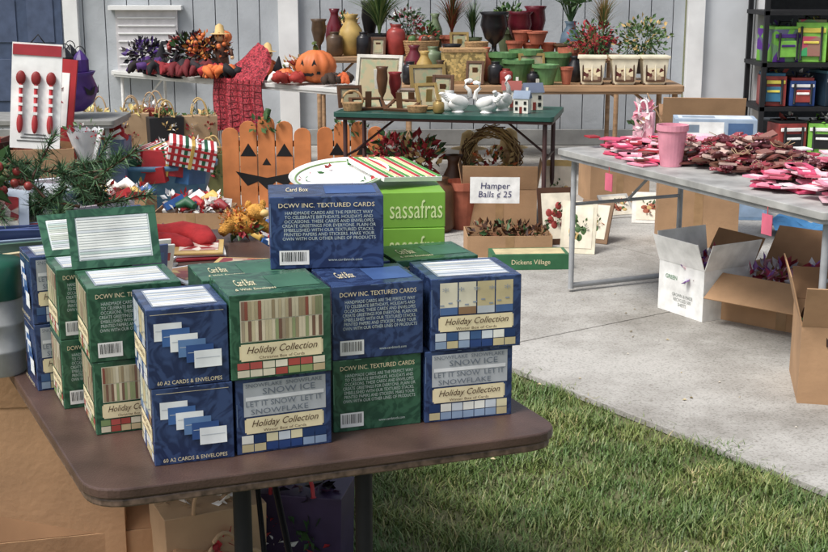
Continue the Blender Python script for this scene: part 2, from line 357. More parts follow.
V=np.concatenate([V1,V2]); n=n1+n2
me=bpy.data.meshes.new('grass'); base=np.arange(n)*5
q=np.stack([base,base+1,base+3,base+2],1); t3=np.stack([base+2,base+3,base+4],1)
me.vertices.add(n*5); me.vertices.foreach_set('co',V.ravel())
loops=np.concatenate([q.ravel(),t3.ravel()]); me.loops.add(len(loops)); me.loops.foreach_set('vertex_index',loops.astype(np.int32))
me.polygons.add(2*n); me.polygons.foreach_set('loop_start',np.concatenate([np.arange(n)*4,4*n+np.arange(n)*3]).astype(np.int32))
me.update(calc_edges=True); me.validate(); me.materials.append(grassmat())
o=bpy.data.objects.new('grass',me); sc.collection.objects.link(o)
mb=MB()
for _ in range(80):
    s_,n_=R.uniform(-.8,2),R.uniform(-1.2,2.2); p=SP(s_,n_); z=.035 if n_<0 else .026; k=R.uniform(.4,1)
    mb.add([(p[0],p[1],z),(p[0]+.012*k,p[1]+.008*k,z+.004),(p[0]+.02*k,p[1]+R.uniform(-.01,.02)*k,z),(p[0]+.006*k,p[1]-.01*k,z+.003)],[(0,1,2,3)],R.choice([paint('d8d0c0'),paint('b8a880'),paint('7a6a40')]))
mb.obj('fallen_leaves')
# ------------------------------------------------------------------ building
siding=mat('blue_grey_siding',(.43,.455,.48),.75,.16,3,bump=.25,bscale=40)
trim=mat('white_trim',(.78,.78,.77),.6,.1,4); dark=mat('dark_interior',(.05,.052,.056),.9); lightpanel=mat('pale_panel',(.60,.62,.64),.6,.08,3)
mb=MB()
WY=12.0
def boards(x0,x1,z0=.05,z1=2.7):
    mb.box(((x0+x1)/2,WY+.06,(z0+z1)/2),(x1-x0,.04,z1-z0),mat('groove_shadow',(.20,.21,.23),.9))
    x=x0
    while x<x1-.02:
        w_=min(.2,x1-x); mb.box((x+w_/2,WY+.025,(z0+z1)/2),(w_-.008,.03,z1-z0),siding); x+=.2
boards(-8,-1.22); boards(-1.05,2.46)
for x,w_ in ((-3.1,.13),(-1.135,.18),(2.55,.15),(3.15,.10)): mb.box((x,WY-.01,1.37),(w_,.09,2.68),trim)
mb.box((2.86,WY+.03,1.37),(.46,.04,2.66),lightpanel)
mb.box((-3.55,WY-.005,1.0),(.72,.03,1.35),mat('dark_blue_door',(.06,.085,.15),.5))
for z in (.62,1.15): 
    for x in (-3.72,-3.38): mb.box((x,WY-.024,z),(.24,.012,.38),mat('dark_blue_door_panel',(.075,.10,.17),.45))
mb.box((-2.42,WY-.01,.98),(.56,.04,.55),mat('pale_shutter',(.55,.53,.54),.6,.1)); mb.box((-2.42,WY-.04,1.27),(.66,.1,.04),trim); mb.box((-2.42,WY-.04,.69),(.66,.1,.04),trim)
for k in range(7): mb.box((-2.42,WY-.034,.76+k*.07),(.52,.012,.012),trim)
mb.box((-2.5,WY-.03,.10),(10.9,.04,.14),mat('concrete_footing',(.30,.30,.29),.9,.2,6))
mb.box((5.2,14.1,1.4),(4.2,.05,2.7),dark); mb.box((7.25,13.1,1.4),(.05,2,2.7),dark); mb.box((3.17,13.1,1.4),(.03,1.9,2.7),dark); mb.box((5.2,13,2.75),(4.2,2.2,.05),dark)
mb.box((-.5,13.2,2.82),(15.6,3.2,.12),mat('roofing',(.08,.08,.085),.9)); mb.box((-.5,11.62,2.78),(15.6,.04,.2),trim)
mb.obj('garage_building',bevel=.002)
# ------------------------------------------------------------------ generic tables
def table(name,loc,yaw,L,Dp,H,top,legm,th=.03,u=True,legw=.014,foot=True):
    mb=MB(); mb.poly(rounded([(0,0),(L,0),(L,Dp),(0,Dp)],.03),H-th,H,top)
    mb.poly(rounded([(.01,.01),(L-.01,.01),(L-.01,Dp-.01),(.01,Dp-.01)],.03),H-th-.018,H-th-.001,legm)
    for x in (.06,L-.06):
        for y in (.07,Dp-.07):
            mb.tube([(x,y,.02),(x,y,H-th-.01)],legw,legm,8)
        if foot:
            mb.tube([(x,.07,.035),(x,Dp-.07,.035)],legw,legm,8)
        mb.tube([(x,.07,H*.62),(x,Dp-.07,H*.62)],legw*.7,legm,6)
        s_=1 if x<L/2 else -1
        mb.tube([(x,Dp/2,H*.62),(x+s_*.3,Dp/2,H-th-.01)],legw*.6,legm,6)
    return mb.obj(name,loc,yaw,.003)
gleg=mat('grey_metal',(.30,.31,.32),.4,.15,20,spec=.5)
table('folding_table',(.70,6.38,.02),-65.9,1.92,.78,.725,mat('grey_laminate',(.36,.36,.345),.5,.3,9,detail=8),gleg)
table('folding_table',(-.50,8.0,.02),-12,1.36,.62,.73,mat('dark_green_top',(.02,.075,.06),.35,.2,8),mat('dark_red_metal',(.05,.02,.018),.4))
table('folding_table',(-2.6,11.25,.02),-40.7,2.75,.6,.74,mat('offwhite_plastic',(.6,.6,.58),.45,.06,6),paint('d9d9d6'))
woodm=mat('tan_wood',(.36,.22,.12),.55,.3,3,tex='wood')
table('wooden_table',(-.1,9.85,.02),0,2.14,.78,.73,woodm,woodm,.045,legw=.022,foot=False)
table('display_table',(-.85,10.85,.02),0,2.6,.62,.88,woodm,woodm,.03,legw=.02,foot=False)
table('display_table',(-2.75,7.8,.02),0,.95,.5,.70,paint('8a8a86'),gleg)
table('low_bench',(-2.75,9.15,.02),0,1.35,.5,.30,woodm,woodm,.03,legw=.02,foot=False)
# ------------------------------------------------------------------ helpers for goods
def vase(name,x,y,z,hh,r,m,kind=0,stuff=None):
    P={0:[(.55,0),(.8,.12),(1,.4),(.85,.62),(.45,.82),(.42,.9),(.6,1),(.52,1),(.36,.9),(.01,.88)],
       1:[(.6,0),(.62,.02),(.95,.84),(1.05,.84),(1.05,1),(.96,1),(.9,.9),(.01,.88)],
       2:[(.5,0),(.5,.05),(.15,.12),(.15,.25),(.6,.4),(.9,.7),(.8,.92),(1,1),(.9,1),(.7,.9),(.01,.8)],
       3:[(.7,0),(1,.1),(1,.75),(.8,.85),(.55,.88),(.55,.95),(.65,1),(.01,1)]}[kind]
    mb=MB(); mb.lathe([(a*r,b_*hh) for a,b_ in P],m,None,20,smooth=(kind!=1))
    if stuff: stuff(mb,hh)
    return mb.obj(name,(x,y,z),R.uniform(0,360))
terra=mat('terracotta',C('a85a40'),.75,.25,12); wine=mat('burgundy_glaze',C('641a28'),.25); blk=mat('black_glaze',C('1f1e22'),.3); must=mat('mustard_glaze',C('b8984e'),.4,.3,9); redg=mat('red_glaze',C('983630'),.35,.25)
ggl=mat('green_glaze',C('5a8450'),.35,.25); g1=mat('leaf_dark',(.035,.085,.025),.5); g2=mat('leaf_mid',(.07,.14,.045),.5); g3=mat('leaf_light',(.14,.21,.07),.5); pine1=mat('pine_dark',(.035,.085,.04),.6); pine2=mat('pine_mid',(.075,.15,.065),.6)
redl=mat('red_leaf',C('a82430'),.5); yelw=mat('straw',C('c9a868'),.7); purple=mat('purple',C('4a2a78'),.35); orange=mat('orange_paint',C('d06a28'),.55,.15,10)
wick=mat('wicker',C('b08a5a'),.7,.35,60,bump=.6)
brz=mat('bronze_glaze',C('5a4430'),.35,.4,8); sage=mat('sage_glaze',C('6a7a5a'),.4,.3,8)
ZB=.90
vase('ceramic_vase',-.53,11.1,ZB,.34,.11,must,0); vase('ceramic_vase',-.15,11.0,ZB,.26,.08,redg,3); vase('ceramic_vase',-.68,11.3,ZB,.38,.08,wine,0)
vase('ceramic_vase',-.80,11.1,ZB,.30,.07,brz,2); vase('ceramic_vase',-.38,11.35,ZB,.44,.08,blk,2); vase('ceramic_vase',-.66,10.98,ZB,.20,.07,brz,3)
vase('ceramic_vase',-.42,10.95,ZB,.20,.06,blk,3); vase('ceramic_vase',.18,11.3,ZB,.34,.07,sage,0); vase('ceramic_vase',1.50,11.15,ZB,.24,.07,terra,0); vase('ceramic_vase',1.04,11.35,ZB,.40,.10,wine,2)
def tuft(ms,n,hh_,sp): return lambda mb,hh:mb.blades((0,0,hh*.9),n,hh_,sp,ms,.014)
def bush(ms,n,r_,sz): 
    def f(mb,hh):
        mb.leaves((0,0,hh+r_*.8),(r_,r_,r_*.8),n,sz,ms)
        for _ in range(10):
            a=R.uniform(0,6.28); k=r_*R.uniform(.3,1); mb.tube([(0,0,hh*.9),(k*math.cos(a),k*math.sin(a),hh+r_*R.uniform(.6,1.6))],.003,g1,4)
    return f
vase('potted_grass_plant',-.29,11.1,ZB,.18,.11,blk,1,tuft([g2,g3,g3,g1],340,.58,.40))
vase('potted_spiky_plant',.32,11.2,ZB,.16,.10,terra,1,tuft([paint('6a2a20'),g1,paint('8a5a30')],200,.48,.26))
vase('potted_plant',.12,11.05,ZB,.10,.07,brz,1,bush([g1,g2,paint('8a2a2a')],120,.09,.05)); vase('potted_plant',.50,11.3,ZB,.14,.08,sage,1,tuft([g1,g2],120,.38,.16))
vase('potted_plant',-.60,11.4,ZB,.14,.08,terra,1,bush([yelw,g2,paint('9a4a2a')],160,.12,.06)); vase('potted_plant',1.62,11.3,ZB,.16,.09,blk,1,tuft([yelw,g3,paint('a08050')],160,.44,.2))
vase('potted_plant',-.05,11.35,ZB,.16,.09,wick,1,bush([paint('b04a5a'),g2,g1,white],200,.14,.05)); vase('potted_plant',.80,11.4,ZB,.2,.09,sage,1,bush([g1,g2,g3],200,.13,.06))
vase('garden_urn',.67,11.05,ZB,.36,.13,blk,2); vase('garden_urn',.90,11.25,ZB,.36,.12,wine,2)
for i,(x,z) in enumerate([(.84,0),(.98,0),(1.12,0),(1.02,.10),(1.24,0),(1.38,0),(.90,.10)]): vase('terracotta_pot',x,10.98+R.uniform(-.04,.04),ZB+z,.12+R.uniform(-.02,.01),.08+R.uniform(-.015,.008),R.choice([terra,terra,brz]),1)
def leafy(mb,hh):
    for _ in range(38):
        a=R.uniform(0,6.28); r_=R.uniform(.05,.32); top=(r_*math.cos(a),r_*math.sin(a),hh+R.uniform(.1,.5))
        mb.tube([(0,0,hh*.9),(top[0]*.3,top[1]*.3,hh+.15),top],.004,g1,4); mb.leaves(top,.05,7,.085,[g1,g2,g3])
vase('leafy_vase',1.32,11.15,ZB,.28,.09,mat('blue_grey_glaze',C('5a6f80'),.3),0,leafy)
def basket(name,x,y,z,w,d,hh,handle=True,fill=None):
    mb=MB(); 
    for k in range(9):
        t=k/9; s_=.82+.18*t
        mb.lathe([(w/2*s_,hh*t),(w/2*(s_+.05),hh*(t+.05)),(w/2*(s_+.02),hh*(t+.11))],wick,Matrix.Diagonal((1,d/w,1,1)),24)
    if handle: mb.tube([(-w*.5*math.cos(a),0,hh+w*.55*math.sin(a)) for a in [i*math.pi/10 for i in range(11)]],.008,wick,6)
    if fill: fill(mb,hh)
    return mb.obj(name,(x,y,z))
basket('wicker_basket',.06,10.95,ZB,.30,.2,.13,False,lambda mb,hh:[mb.ball((R.uniform(-.09,.09),R.uniform(-.05,.05),hh+.01),.035,R.choice([orange,brz,g2,redg])) for _ in range(12)])
basket('wicker_basket',.52,10.97,ZB,.20,.16,.12,False)
mb=MB(); gold=mat('woven_gold',C('c4a862'),.5,.4,55,bump=.5,tex='cells')
mb.box((0,0,.13),(.32,.24,.26),gold,tp=.9); 
for z in (.01,.25): mb.box((0,0,z),(.335 if z>.1 else .30,.255 if z>.1 else .23,.022),wick)
ZW=.752
mb.obj('woven_storage_box',(.38,10.15,ZW),6)
for (x,y,hh,r_) in ((.80,10.1,.18,.12),(1.00,9.98,.15,.10),(.88,10.35,.24,.13),(1.12,10.3,.22,.11),(.70,10.3,.22,.12)): vase('green_planter',x,y,ZW,hh,r_,ggl,1)
for (x,y,hh,r_,m_,k) in ((.62,10.0,.17,.06,blk,3),(.70,9.95,.12,.05,redg,3),(1.16,9.98,.13,.05,terra,1),(.20,10.0,.18,.06,brz,0),(.08,10.15,.24,.07,must,0),(-.03,10.0,.17,.06,blk,3),(.56,10.3,.26,.07,terra,0),(1.25,10.2,.20,.07,blk,0),(.30,10.4,.28,.08,blk,2),(.15,10.4,.26,.07,sage,3),(.90,9.93,.10,.045,blk,3),(.0,10.4,.27,.08,wine,0),(1.22,10.42,.25,.08,terra,1)): vase('ceramic_jar',x,y,ZW,hh,r_,m_,k)
pic=mat('winter_picture',C('7a3028'),.5,.5,30,col2=C('d8c8a0'),tex='cells')
for i,x in enumerate((1.36,1.60,1.83)):
    mb=MB(); cr_=paint('e2d8bc')
    mb.box((0,0,.10),(.20,.17,.20),cr_,tp=.8); mb.box((0,0,.205),(.22,.19,.02),cr_)
    M=T(0,-.078,.10,-6)
    mb.box((0,0,0),(.13,.006,.13),pic,M); 
    for dx_ in (-.068,.0,.068): mb.box((dx_,-.004,0),(.010,.008,.15),cr_ if dx_==0 else brown,M)
    mb.box((0,-.004,.072),(.14,.008,.012),brown,M); mb.box((0,-.004,-.072),(.14,.008,.012),brown,M)
    for sx in (-.08,.08):
        for sy in (-.06,.06): mb.ball((sx,sy,.004),.012,brown,8)
    mb.obj('picture_planter',(x,10.02,ZW),R.uniform(-8,8),.003)
def plant(name,x,y,z,r_,ms,n=260,sz=.055,pot=blk):
    mb=MB(); mb.lathe([(.07,0),(.1,.13),(.11,.13),(.11,.15),(.01,.14)],pot,None,16)
    for _ in range(16):
        a=R.uniform(0,6.28); k=R.uniform(.3,1)*r_; mb.tube([(0,0,.12),(k*.4*math.cos(a),k*.4*math.sin(a),.22),(k*math.cos(a),k*math.sin(a),.2+R.uniform(-.1,.2))],.003,g1,4)
    mb.leaves((0,0,.27),(r_,r_*.8,r_*.75),n,sz,ms); return mb.obj(name,(x,y,z))
plant('red_flowering_plant',1.42,10.42,ZW+.04,.20,[redl,g2,g1,paint('7a1420')],460,.04); plant('ivy_plant',1.80,10.42,ZW+.05,.22,[g1,g2,g3,g2,yelw],560,.04)
ZG=.752
def swan(x,y,rz,s=1):
    mb=MB(); wm=mat('white_ceramic',(.80,.79,.76),.2)
    mb.ball((0,0,.05),(.07,.042,.045),wm); mb.lathe([(.04,0),(.03,.012),(.02,.03)],wm,None,14)
    mb.ball((-.02,.028,.065),(.065,.02,.035),wm,M=T(0,0,0,0,18)); mb.ball((-.02,-.028,.065),(.065,.02,.035),wm,M=T(0,0,0,0,18))
    mb.tube([(.045,0,.06),(.08,0,.09),(.075,0,.13),(.045,0,.155),(.05,0,.185),(.075,0,.19)],[.024,.018,.013,.011,.012,.014],wm,10)
    mb.ball((.078,0,.188),(.02,.014,.014),wm); mb.tube([(.09,0,.187),(.118,0,.178)],[.008,.002],orange,6)
    for k in range(5): mb.ball((-.065-.01*k,0,.075+.01*k),(.022,.012,.01),wm,8)
    mb.obj('swan_figurine',(x,y,ZG),rz,scale=s)
swan(.27,8.0,20); swan(.44,7.95,150,.95); swan(.55,8.1,60,1.05)
def house(x,y,rz,s,wall,roof):
    mb=MB(); mb.box((0,0,.05),(.10,.08,.10),wall); 
    mb.add([(-.058,-.046,.098),(.058,-.046,.098),(.058,.046,.098),(-.058,.046,.098),(-.058,0,.15),(.058,0,.15)],[(0,1,5,4),(2,3,4,5),(1,2,5),(3,0,4),(3,2,1,0)],roof)
    for dx_ in (-.03,.03):
        for z in (.03,.07): mb.box((dx_,-.041,z),(.018,.004,.022),black)
    mb.box((0,-.041,.022),(.018,.005,.044),paint('7a2a20')); mb.box((.03,.01,.15),(.016,.016,.04),wall)
    mb.obj('house_figurine',(x,y,ZG),rz,scale=s)
house(.66,7.95,-20,.9,paint('e0dccf'),paint('6d7f96')); house(.74,8.15,10,1.1,paint('cfc9b8'),paint('5a6478')); house(.62,8.3,-5,1.1,paint('e0dccf'),paint('8a3a30'))
def frame(name,x,y,z,w,hh,rz,tilt,fm,im,th=.02,bw=.03):
    mb=MB(); M=T(0,0,0,-tilt)
    mb.box((0,.0,hh/2),(w-bw*1.2,.008,hh-bw*1.2),im,M); mb.box((0,-.006,hh/2),(w-bw*3,.003,hh-bw*3),mat('print_'+name+str(int(w*100)),C('c6b48a'),.5,.3,22,col2=C('8f9a78'),pos=(.45,.6)),M)
    for sx in (-1,1): mb.box((sx*(w-bw)/2,-.004,hh/2),(bw,th,hh),fm,M)
    for sz in (0,1): mb.box((0,-.0045,bw/2+sz*(hh-bw)),(w-2*bw,th*.95,bw),fm,M)
    mb.box((0,.03,hh*.35),(.04,.006,hh*.7),fm,T(0,0,0,8))
    return mb.obj(name,(x,y,z),rz,.002)
fr1=mat('dark_wood_frame',C('5a3a22'),.4); fr2=mat('gold_frame',C('a5884a'),.35,metal=.4); crm=mat('cream_picture',C('d8cdb0'),.5,.2,30,col2=C('8a7a60'),tex='noise')
frame('picture_frame',-.24,8.45,ZG,.32,.32,-22,12,paint('cfcbc0'),crm,bw=.022); frame('picture_frame',.10,8.42,ZG,.24,.26,15,14,fr2,crm,bw=.022); frame('picture_frame',-.02,8.2,ZG,.20,.14,-10,35,fr1,crm,bw=.02)
frame('picture_frame',-.28,8.1,ZG,.22,.16,10,70,fr1,black,bw=.02); frame('picture_frame',-.10,8.03,ZG,.20,.16,-25,72,fr1,pic,bw=.02); frame('picture_frame',.10,8.1,ZG,.15,.18,20,30,fr2,crm,bw=.02); frame('picture_frame',.18,8.32,ZG,.14,.2,-15,10,fr1,crm,bw=.02)
frame('picture_frame',-.40,8.25,ZG,.16,.14,20,15,fr1,crm,bw=.02); vase('candle_holder',-.12,8.3,ZG,.22,.045,paint('8a1f24'),2); vase('candle_holder',.22,8.1,ZG,.12,.05,white,3)
frame('picture_frame',.92,10.2,ZW+.0,.01+.2,.22,10,12,fr2,crm,bw=.02); frame('picture_frame',.46,9.95,ZW,.14,.18,-12,14,fr1,crm,bw=.02); frame('picture_frame',.38,10.95,ZB,.16,.2,8,12,fr2,pic,bw=.02); frame('picture_frame',-.30,10.93,ZB,.13,.16,-10,12,fr1,crm,bw=.02)
basket('wicker_basket',-.38,8.08,ZG,.13,.10,.05,True); basket('wicker_basket',.02,7.98,ZG,.13,.09,.04,False); vase('candle_holder',.15,7.93,ZG,.08,.035,fr2,3); vase('candle_holder',-.20,8.22,ZG,.26,.04,fr1,2)
# ------------------------------------------------------------------ halloween table
ZH=.762
def pumpkin(x,y,z,r_,face=True,rz=-110):
    mb=MB(); mb.ball((0,0,r_*.8),(r_,r_,r_*.8),orange,60,lobes=10,amp=.10)
    mb.tube([(0,0,r_*1.5),(.01,0,r_*1.75),(.03,0,r_*1.9)],[r_*.16,r_*.11,r_*.13],mat('stem',C('5a6a2a'),.7),8)
    if face:
        for sx in (-1,1):
            mb.add([(r_*.86,sx*r_*.42,r_*.9),(r_*.97,sx*r_*.2,r_*.9),(r_*.88,sx*r_*.3,r_*1.2)],[(0,1,2)],black)
        pts=[(r_*(1.03-abs(t)*.28),t*r_*.55,r_*(.62-.12*(1-abs(t))+(.07 if i%2 else 0))) for i,t in enumerate([-1,-.6,-.3,0,.3,.6,1])]
        pts2=[(p[0]*.985,p[1],p[2]-r_*.14) for p in pts]
        mb.add(pts+pts2,[(i,i+1,i+8,i+7) for i in range(6)],black)
    mb.obj('pumpkin_decoration',(x,y,z),rz)
pumpkin(-.74,9.93,ZH,.16); pumpkin(-.98,10.0,ZH,.07); pumpkin(-1.55,10.75,ZH+.25,.07,False); pumpkin(-.88,10.2,ZH+.06,.07,False)
def witch(x,y,s,rz):
    mb=MB(); bk=mat('black_felt',(.02,.02,.024),.9)
    mb.lathe([(.16,0),(.158,.008),(.08,.012),(.06,.10),(.03,.19),(.006,.26)],bk,T(0,0,.0,8,5),20); mb.lathe([(.082,.012),(.074,.04)],orange,T(0,0,0,8,5),20)
    mb.obj('witch_hat',(x,y,ZH),rz,scale=s)
witch(-2.12,11.0,1,0); witch(-1.95,10.72,.8,10); witch(-1.08,10.35,.7,10)
def arr(name,x,y,z,r_,ms,n,sz,bs=None):
    mb=MB(); mb.lathe([(r_*.5,0),(r_*.55,r_*.6),(r_*.5,r_*.6),(.01,r_*.5)],wick,None,16); mb.leaves((0,0,r_*1.1),(r_,r_,r_*.8),n,sz,ms)
    if bs:
        for _ in range(22):
            d=Vector((R.gauss(0,1),R.gauss(0,1),abs(R.gauss(0,1)))).normalized()*r_; mb.ball((d.x,d.y,r_*1.1+d.z*.8),r_*.11,bs,8)
    mb.obj(name,(x,y,z))
arr('flower_arrangement',-1.85,10.8,ZH,.17,[mat('black_leaf',(.025,.025,.03),.5),paint('3a1418'),g1,blk],360,.06,redg)
arr('flower_arrangement',-1.66,10.62,ZH+.02,.17,[paint('8a1a1a'),orange,paint('c8862a'),blk,blk],360,.055,orange)
arr('flower_arrangement',-2.3,11.2,ZH,.14,[paint('2a2024'),purple,blk],260,.06); arr('flower_arrangement',-.88,10.15,ZH,.10,[paint('8a1a1a'),orange,yelw,white],160,.05)
for (x,y,cls,rr) in ((-1.75,10.45,('2a2428','6a1a20'),.12),(-1.95,10.62,('8a1c24','1c1c20'),.10),(-1.50,10.28,('1c1c20','d86a20'),.10),(-2.15,10.85,('241c1c','4a2a6a'),.11),(-1.60,10.38,('b02028','2a2428'),.08),(-.95,9.82,('a02a20','e0e0d8'),.07),(-.55,9.75,('c8581c','3a2a20'),.06)):
    mb=MB(); ms=[paint(c,.8) for c in cls]
    for _ in range(16):
        p0=Vector((R.uniform(-rr,rr)*1.2,R.uniform(-rr,rr),.02)); a=R.uniform(0,6.28)
        pts=[p0+Vector((math.cos(a+t*2)*rr*t,math.sin(a+t*2)*rr*t,rr*.9*math.sin(t*3.1)*R.uniform(.5,1))) for t in (0,.25,.5,.75,1)]
        mb.tube([(p.x,p.y,max(.012,p.z)) for p in pts],[.01,.03,.035,.03,.012],R.choice(ms),7)
    mb.obj('folded_cloth',(x,y,ZH))
def doll(x,y,z,s,cl,rz):
    mb=MB(); mb.lathe([(.09,0),(.08,.1),(.05,.2),(.03,.22)],cl,None,14); mb.ball((0,0,.27),.055,paint('d8b080'))
    mb.lathe([(.10,.30),(.05,.31),(.04,.38),(.01,.40)],yelw,None,14)
    for sx in (-1,1):
        mb.tube([(sx*.04,0,.19),(sx*.12,-.02,.13),(sx*.14,-.05,.08)],[.022,.02,.018],cl,8); mb.ball((sx*.14,-.05,.07),.02,paint('d8b080'),8)
        mb.ball((sx*.02,-.05,.28),.007,black,6); mb.tube([(sx*.035,-.03,.02),(sx*.045,-.12,.02)],[.025,.02],brown,8)
    mb.blades((0,0,.25),24,.06,.07,[yelw],.008); mb.obj('scarecrow_doll',(x,y,z),rz,scale=s)
doll(-1.56,10.60,ZH+.1,.8,paint('5a3a2a'),-10); doll(-1.16,10.45,ZH,.7,paint('c85a1c'),20)
mb=MB(); seq=mat('red_sequins',C('9a1428'),.3,.5,90,col2=C('c83444'),tex='cells',bump=.7); frg=mat('dark_red_fringe',C('6e0e1a'),.6)
def drape(u,v):
    s_=(u-.5)*.54; 
    if v<.3: t=v/.3; return (s_*(.5+.5*t)+.015*math.sin(t*5),.22*(1-t)-.03,.26*(1-t)**1.2*(1-1.5*(u-.5)**2)+.02+(.02*math.sin(u*17)+.012*math.sin(u*31))*(.3+.7*t))
    t=(v-.3)/.7; return (s_*(1+.08*t)+.01*math.sin(v*9),-.03-.025*math.sin(u*24)*t-.02,.02-.44*t+.03*abs(math.sin(u*9.4))*t)
mb.sheet(60,50,drape,seq)
for i in range(60):
    u=i/59; p=drape(u,1); mb.tube([p,(p[0]+R.uniform(-.006,.006),p[1],p[2]-.07)],.003,frg,4)
for k in range(8): 
    mb.tube([drape(i/20,.36+k*.08) for i in range(21)],.004,frg,4)
for i in range(9): mb.tube([drape(i/8,.3+j*.07) for j in range(11)],.004,frg,4)
mb.obj('sequined_shawl',(-1.33,10.13,ZH),-40.7)
mb=MB(); mb.lathe([(.08,0),(.14,.05),(.17,.13),(.14,.21),(.16,.24),(.14,.24),(.12,.2),(.01,.18)],purple,None,22)
for a in range(0,360,60): mb.add([(.0,-.172,.13),(-.05,-.165,.16),(-.03,-.17,.11),(0,-.172,.10),(.03,-.17,.11),(.05,-.165,.16)],[(0,1,2,3,4,5)],black,M=T(0,0,0,0,0,a))
for (lx,ly,lz) in ((-.07,0,.22),(.07,.02,.22),(0,-.06,.24),(0,.07,.25)):
    mb.lathe([(.03,0),(.05,.02),(.05,.09),(.03,.12),(.012,.14),(.001,.15)],R.choice([purple,blk]),T(lx,ly,lz),10,smooth=False); mb.tube([(lx-.03*math.cos(a),ly,lz+.13+.04*math.sin(a)) for a in [i*math.pi/6 for i in range(7)]],.003,black,4)
mb.obj('halloween_cauldron',(-2.10,7.98,.76))
# ------------------------------------------------------------------ open cardboard cartons
def carton(name,x,y,z,w,d,hh,rz,m=card,flaps=(50,40,35,45),fill=None,th=.005):
    mb=MB()
    mb.box((w/2,d/2,th/2),(w,d,th),m)
    for yy in (th/2,d-th/2): mb.box((w/2,yy,hh/2+th/2),(w,th,hh-th),m)
    for xx in (th/2,w-th/2): mb.box((xx,d/2,hh/2+th/2),(th,d-2*th,hh-th),m)
    if flaps:
        f=min(w,d)*.45
        if flaps[0] is not None: mb.box((w/2,-f/2,0),(w,f,th),m,T(0,0,hh,flaps[0]))
        if flaps[1] is not None: mb.box((w/2,f/2,0),(w,f,th),card_in,T(0,d,hh,-flaps[1]+0))
        if flaps[2] is not None: mb.box((-f/2,d/2,0),(f,d,th),m,T(0,0,hh,0,-flaps[2]))
        if flaps[3] is not None: mb.box((f/2,d/2,0),(f,d,th),m,T(w,0,hh,0,flaps[3]))
    if m is card: mb.box((w/2,-.0006,hh*.5),(.05,.001,hh*.98),mat('packing_tape',C('a5825a'),.25))
    if fill: fill(mb,w,d,hh)
    return mb.obj(name,(x,y,z),rz,.0015)
def f_red(mb,w,d,hh):
    for _ in range(26): mb.leaves((R.uniform(.05,w-.05),R.uniform(.05,d-.05),hh*.85),.05,8,.06,[paint('b03058'),paint('8a1a30'),paint('c8c8d0'),paint('7a4a98'),paint('d8a0b0')])
def f_mix(mb,w,d,hh):
    for _ in range(30):
        mb.box((0,0,0),(R.uniform(.03,.1),R.uniform(.03,.1),R.uniform(.02,.08)),paint(R.choice(['6a3a2a','3a2418','9a2a2a','c8b89a','4a6a3a'])),T(R.uniform(.05,w-.05),R.uniform(.05,d-.05),hh*.8+R.uniform(0,.05),R.uniform(-20,20),R.uniform(-20,20),R.uniform(0,90)))
def f_xmas(mb,w,d,hh):
    for _ in range(34):
        c_=(R.uniform(.04,w-.04),R.uniform(.04,d-.04),hh*.92+R.uniform(0,.07)); m_=paint(R.choice(['b01c24','b01c24','8a1a20','e6e2da','e6e2da','2a5a9a','c8a040','1e5a3a']))
        k=R.random()
        if k<.3: mb.tube([(c_[0]-.06,c_[1],c_[2]),(c_[0],c_[1]+.02,c_[2]+.02),(c_[0]+.05,c_[1]-.02,c_[2])],[.015,.035,.02],m_,8)
        elif k<.65: mb.box((0,0,0),(R.uniform(.06,.15),R.uniform(.05,.1),R.uniform(.01,.05)),m_,T(*c_,R.uniform(-25,25),R.uniform(-25,25),R.uniform(0,90)))
        else: mb.leaves(c_,.03,14,.04,[m_,white])
o=carton('cardboard_carton',1.167,6.03,.024,.31,.30,.24,-60,white,(-70,-60,-80,-70),f_red)
text('GREEN',paint('4a8a5a'),o,(.09,-.002,.17),(1,0,0),(0,0,1),(0,-1,0),.08,.02)
text('GROWN & MADE\nRECYCLED 500\nSHEETS',paint('8a8f8a'),o,(.17,-.002,.07),(1,0,0),(0,0,1),(0,-1,0),.14,.06)
carton('cardboard_carton',1.42,5.82,.024,.60,.42,.22,-42,card,(28,-50,20,30),f_red)
carton('cardboard_carton',1.43,4.62,.024,.42,.42,.30,-12,card,(-60,-30,-75,30),f_mix)
o=carton('cardboard_carton',.30,7.95,.024,.46,.34,.26,-4,card,(-75,None,-80,-80),f_mix)
mb=MB(); mb.box((0,0,0),(.30,.003,.16),white); s=mb.obj('price_sign',(.49,7.79,.30),-2)
text('Hamper\nBalls ¢ 25',paint('3a3a6a'),s,(0,-.004,0),(1,0,0),(0,0,1),(0,-1,0),.20,.10,.1)
carton('cardboard_carton',.30,7.15,.024,.48,.3,.12,2,card,None,lambda mb,w,d,hh:[mb.leaves((R.uniform(.05,w-.05),R.uniform(.05,d-.05),hh*.9),.05,10,.045,[brown,paint('3a2014'),paint('7a4a2a'),g1]) for _ in range(30)])
b=CBox((.42,6.82,.024),4,.42,.18,.085,paint('2e6a44'),'shoe_box'); b.txt('front','Dickens Village',.5,.5,.5,.4,cream); b.dec('top',.05,.95,.1,.9,paint('c8b88a'),1); b.done()
carton('cardboard_carton',1.22,8.9,.024,.42,.36,.27,6,card,None,f_mix)
b=CBox((1.68,8.3,.024),-4,.60,.3,.21,paint('7f9fc0'),'toy_set_box'); b.dec('front',.03,.6,.1,.9,white,1); b.dec('front',.06,.3,.2,.8,paint('4a6a8a'),2); b.dec('front',.34,.56,.2,.8,paint('b0b8c0'),2); b.dec('front',.64,.97,.1,.9,paint('9ab4d0'),1); b.txt('front','DELUXE SET',.8,.7,.26,.2,white); b.dec('top',.05,.95,.1,.9,paint('c2d0de'),1); b.done()
carton('cardboard_carton',1.42,7.45,.024,.46,.34,.73,-8,card,(-70,-20,-60,40),None)
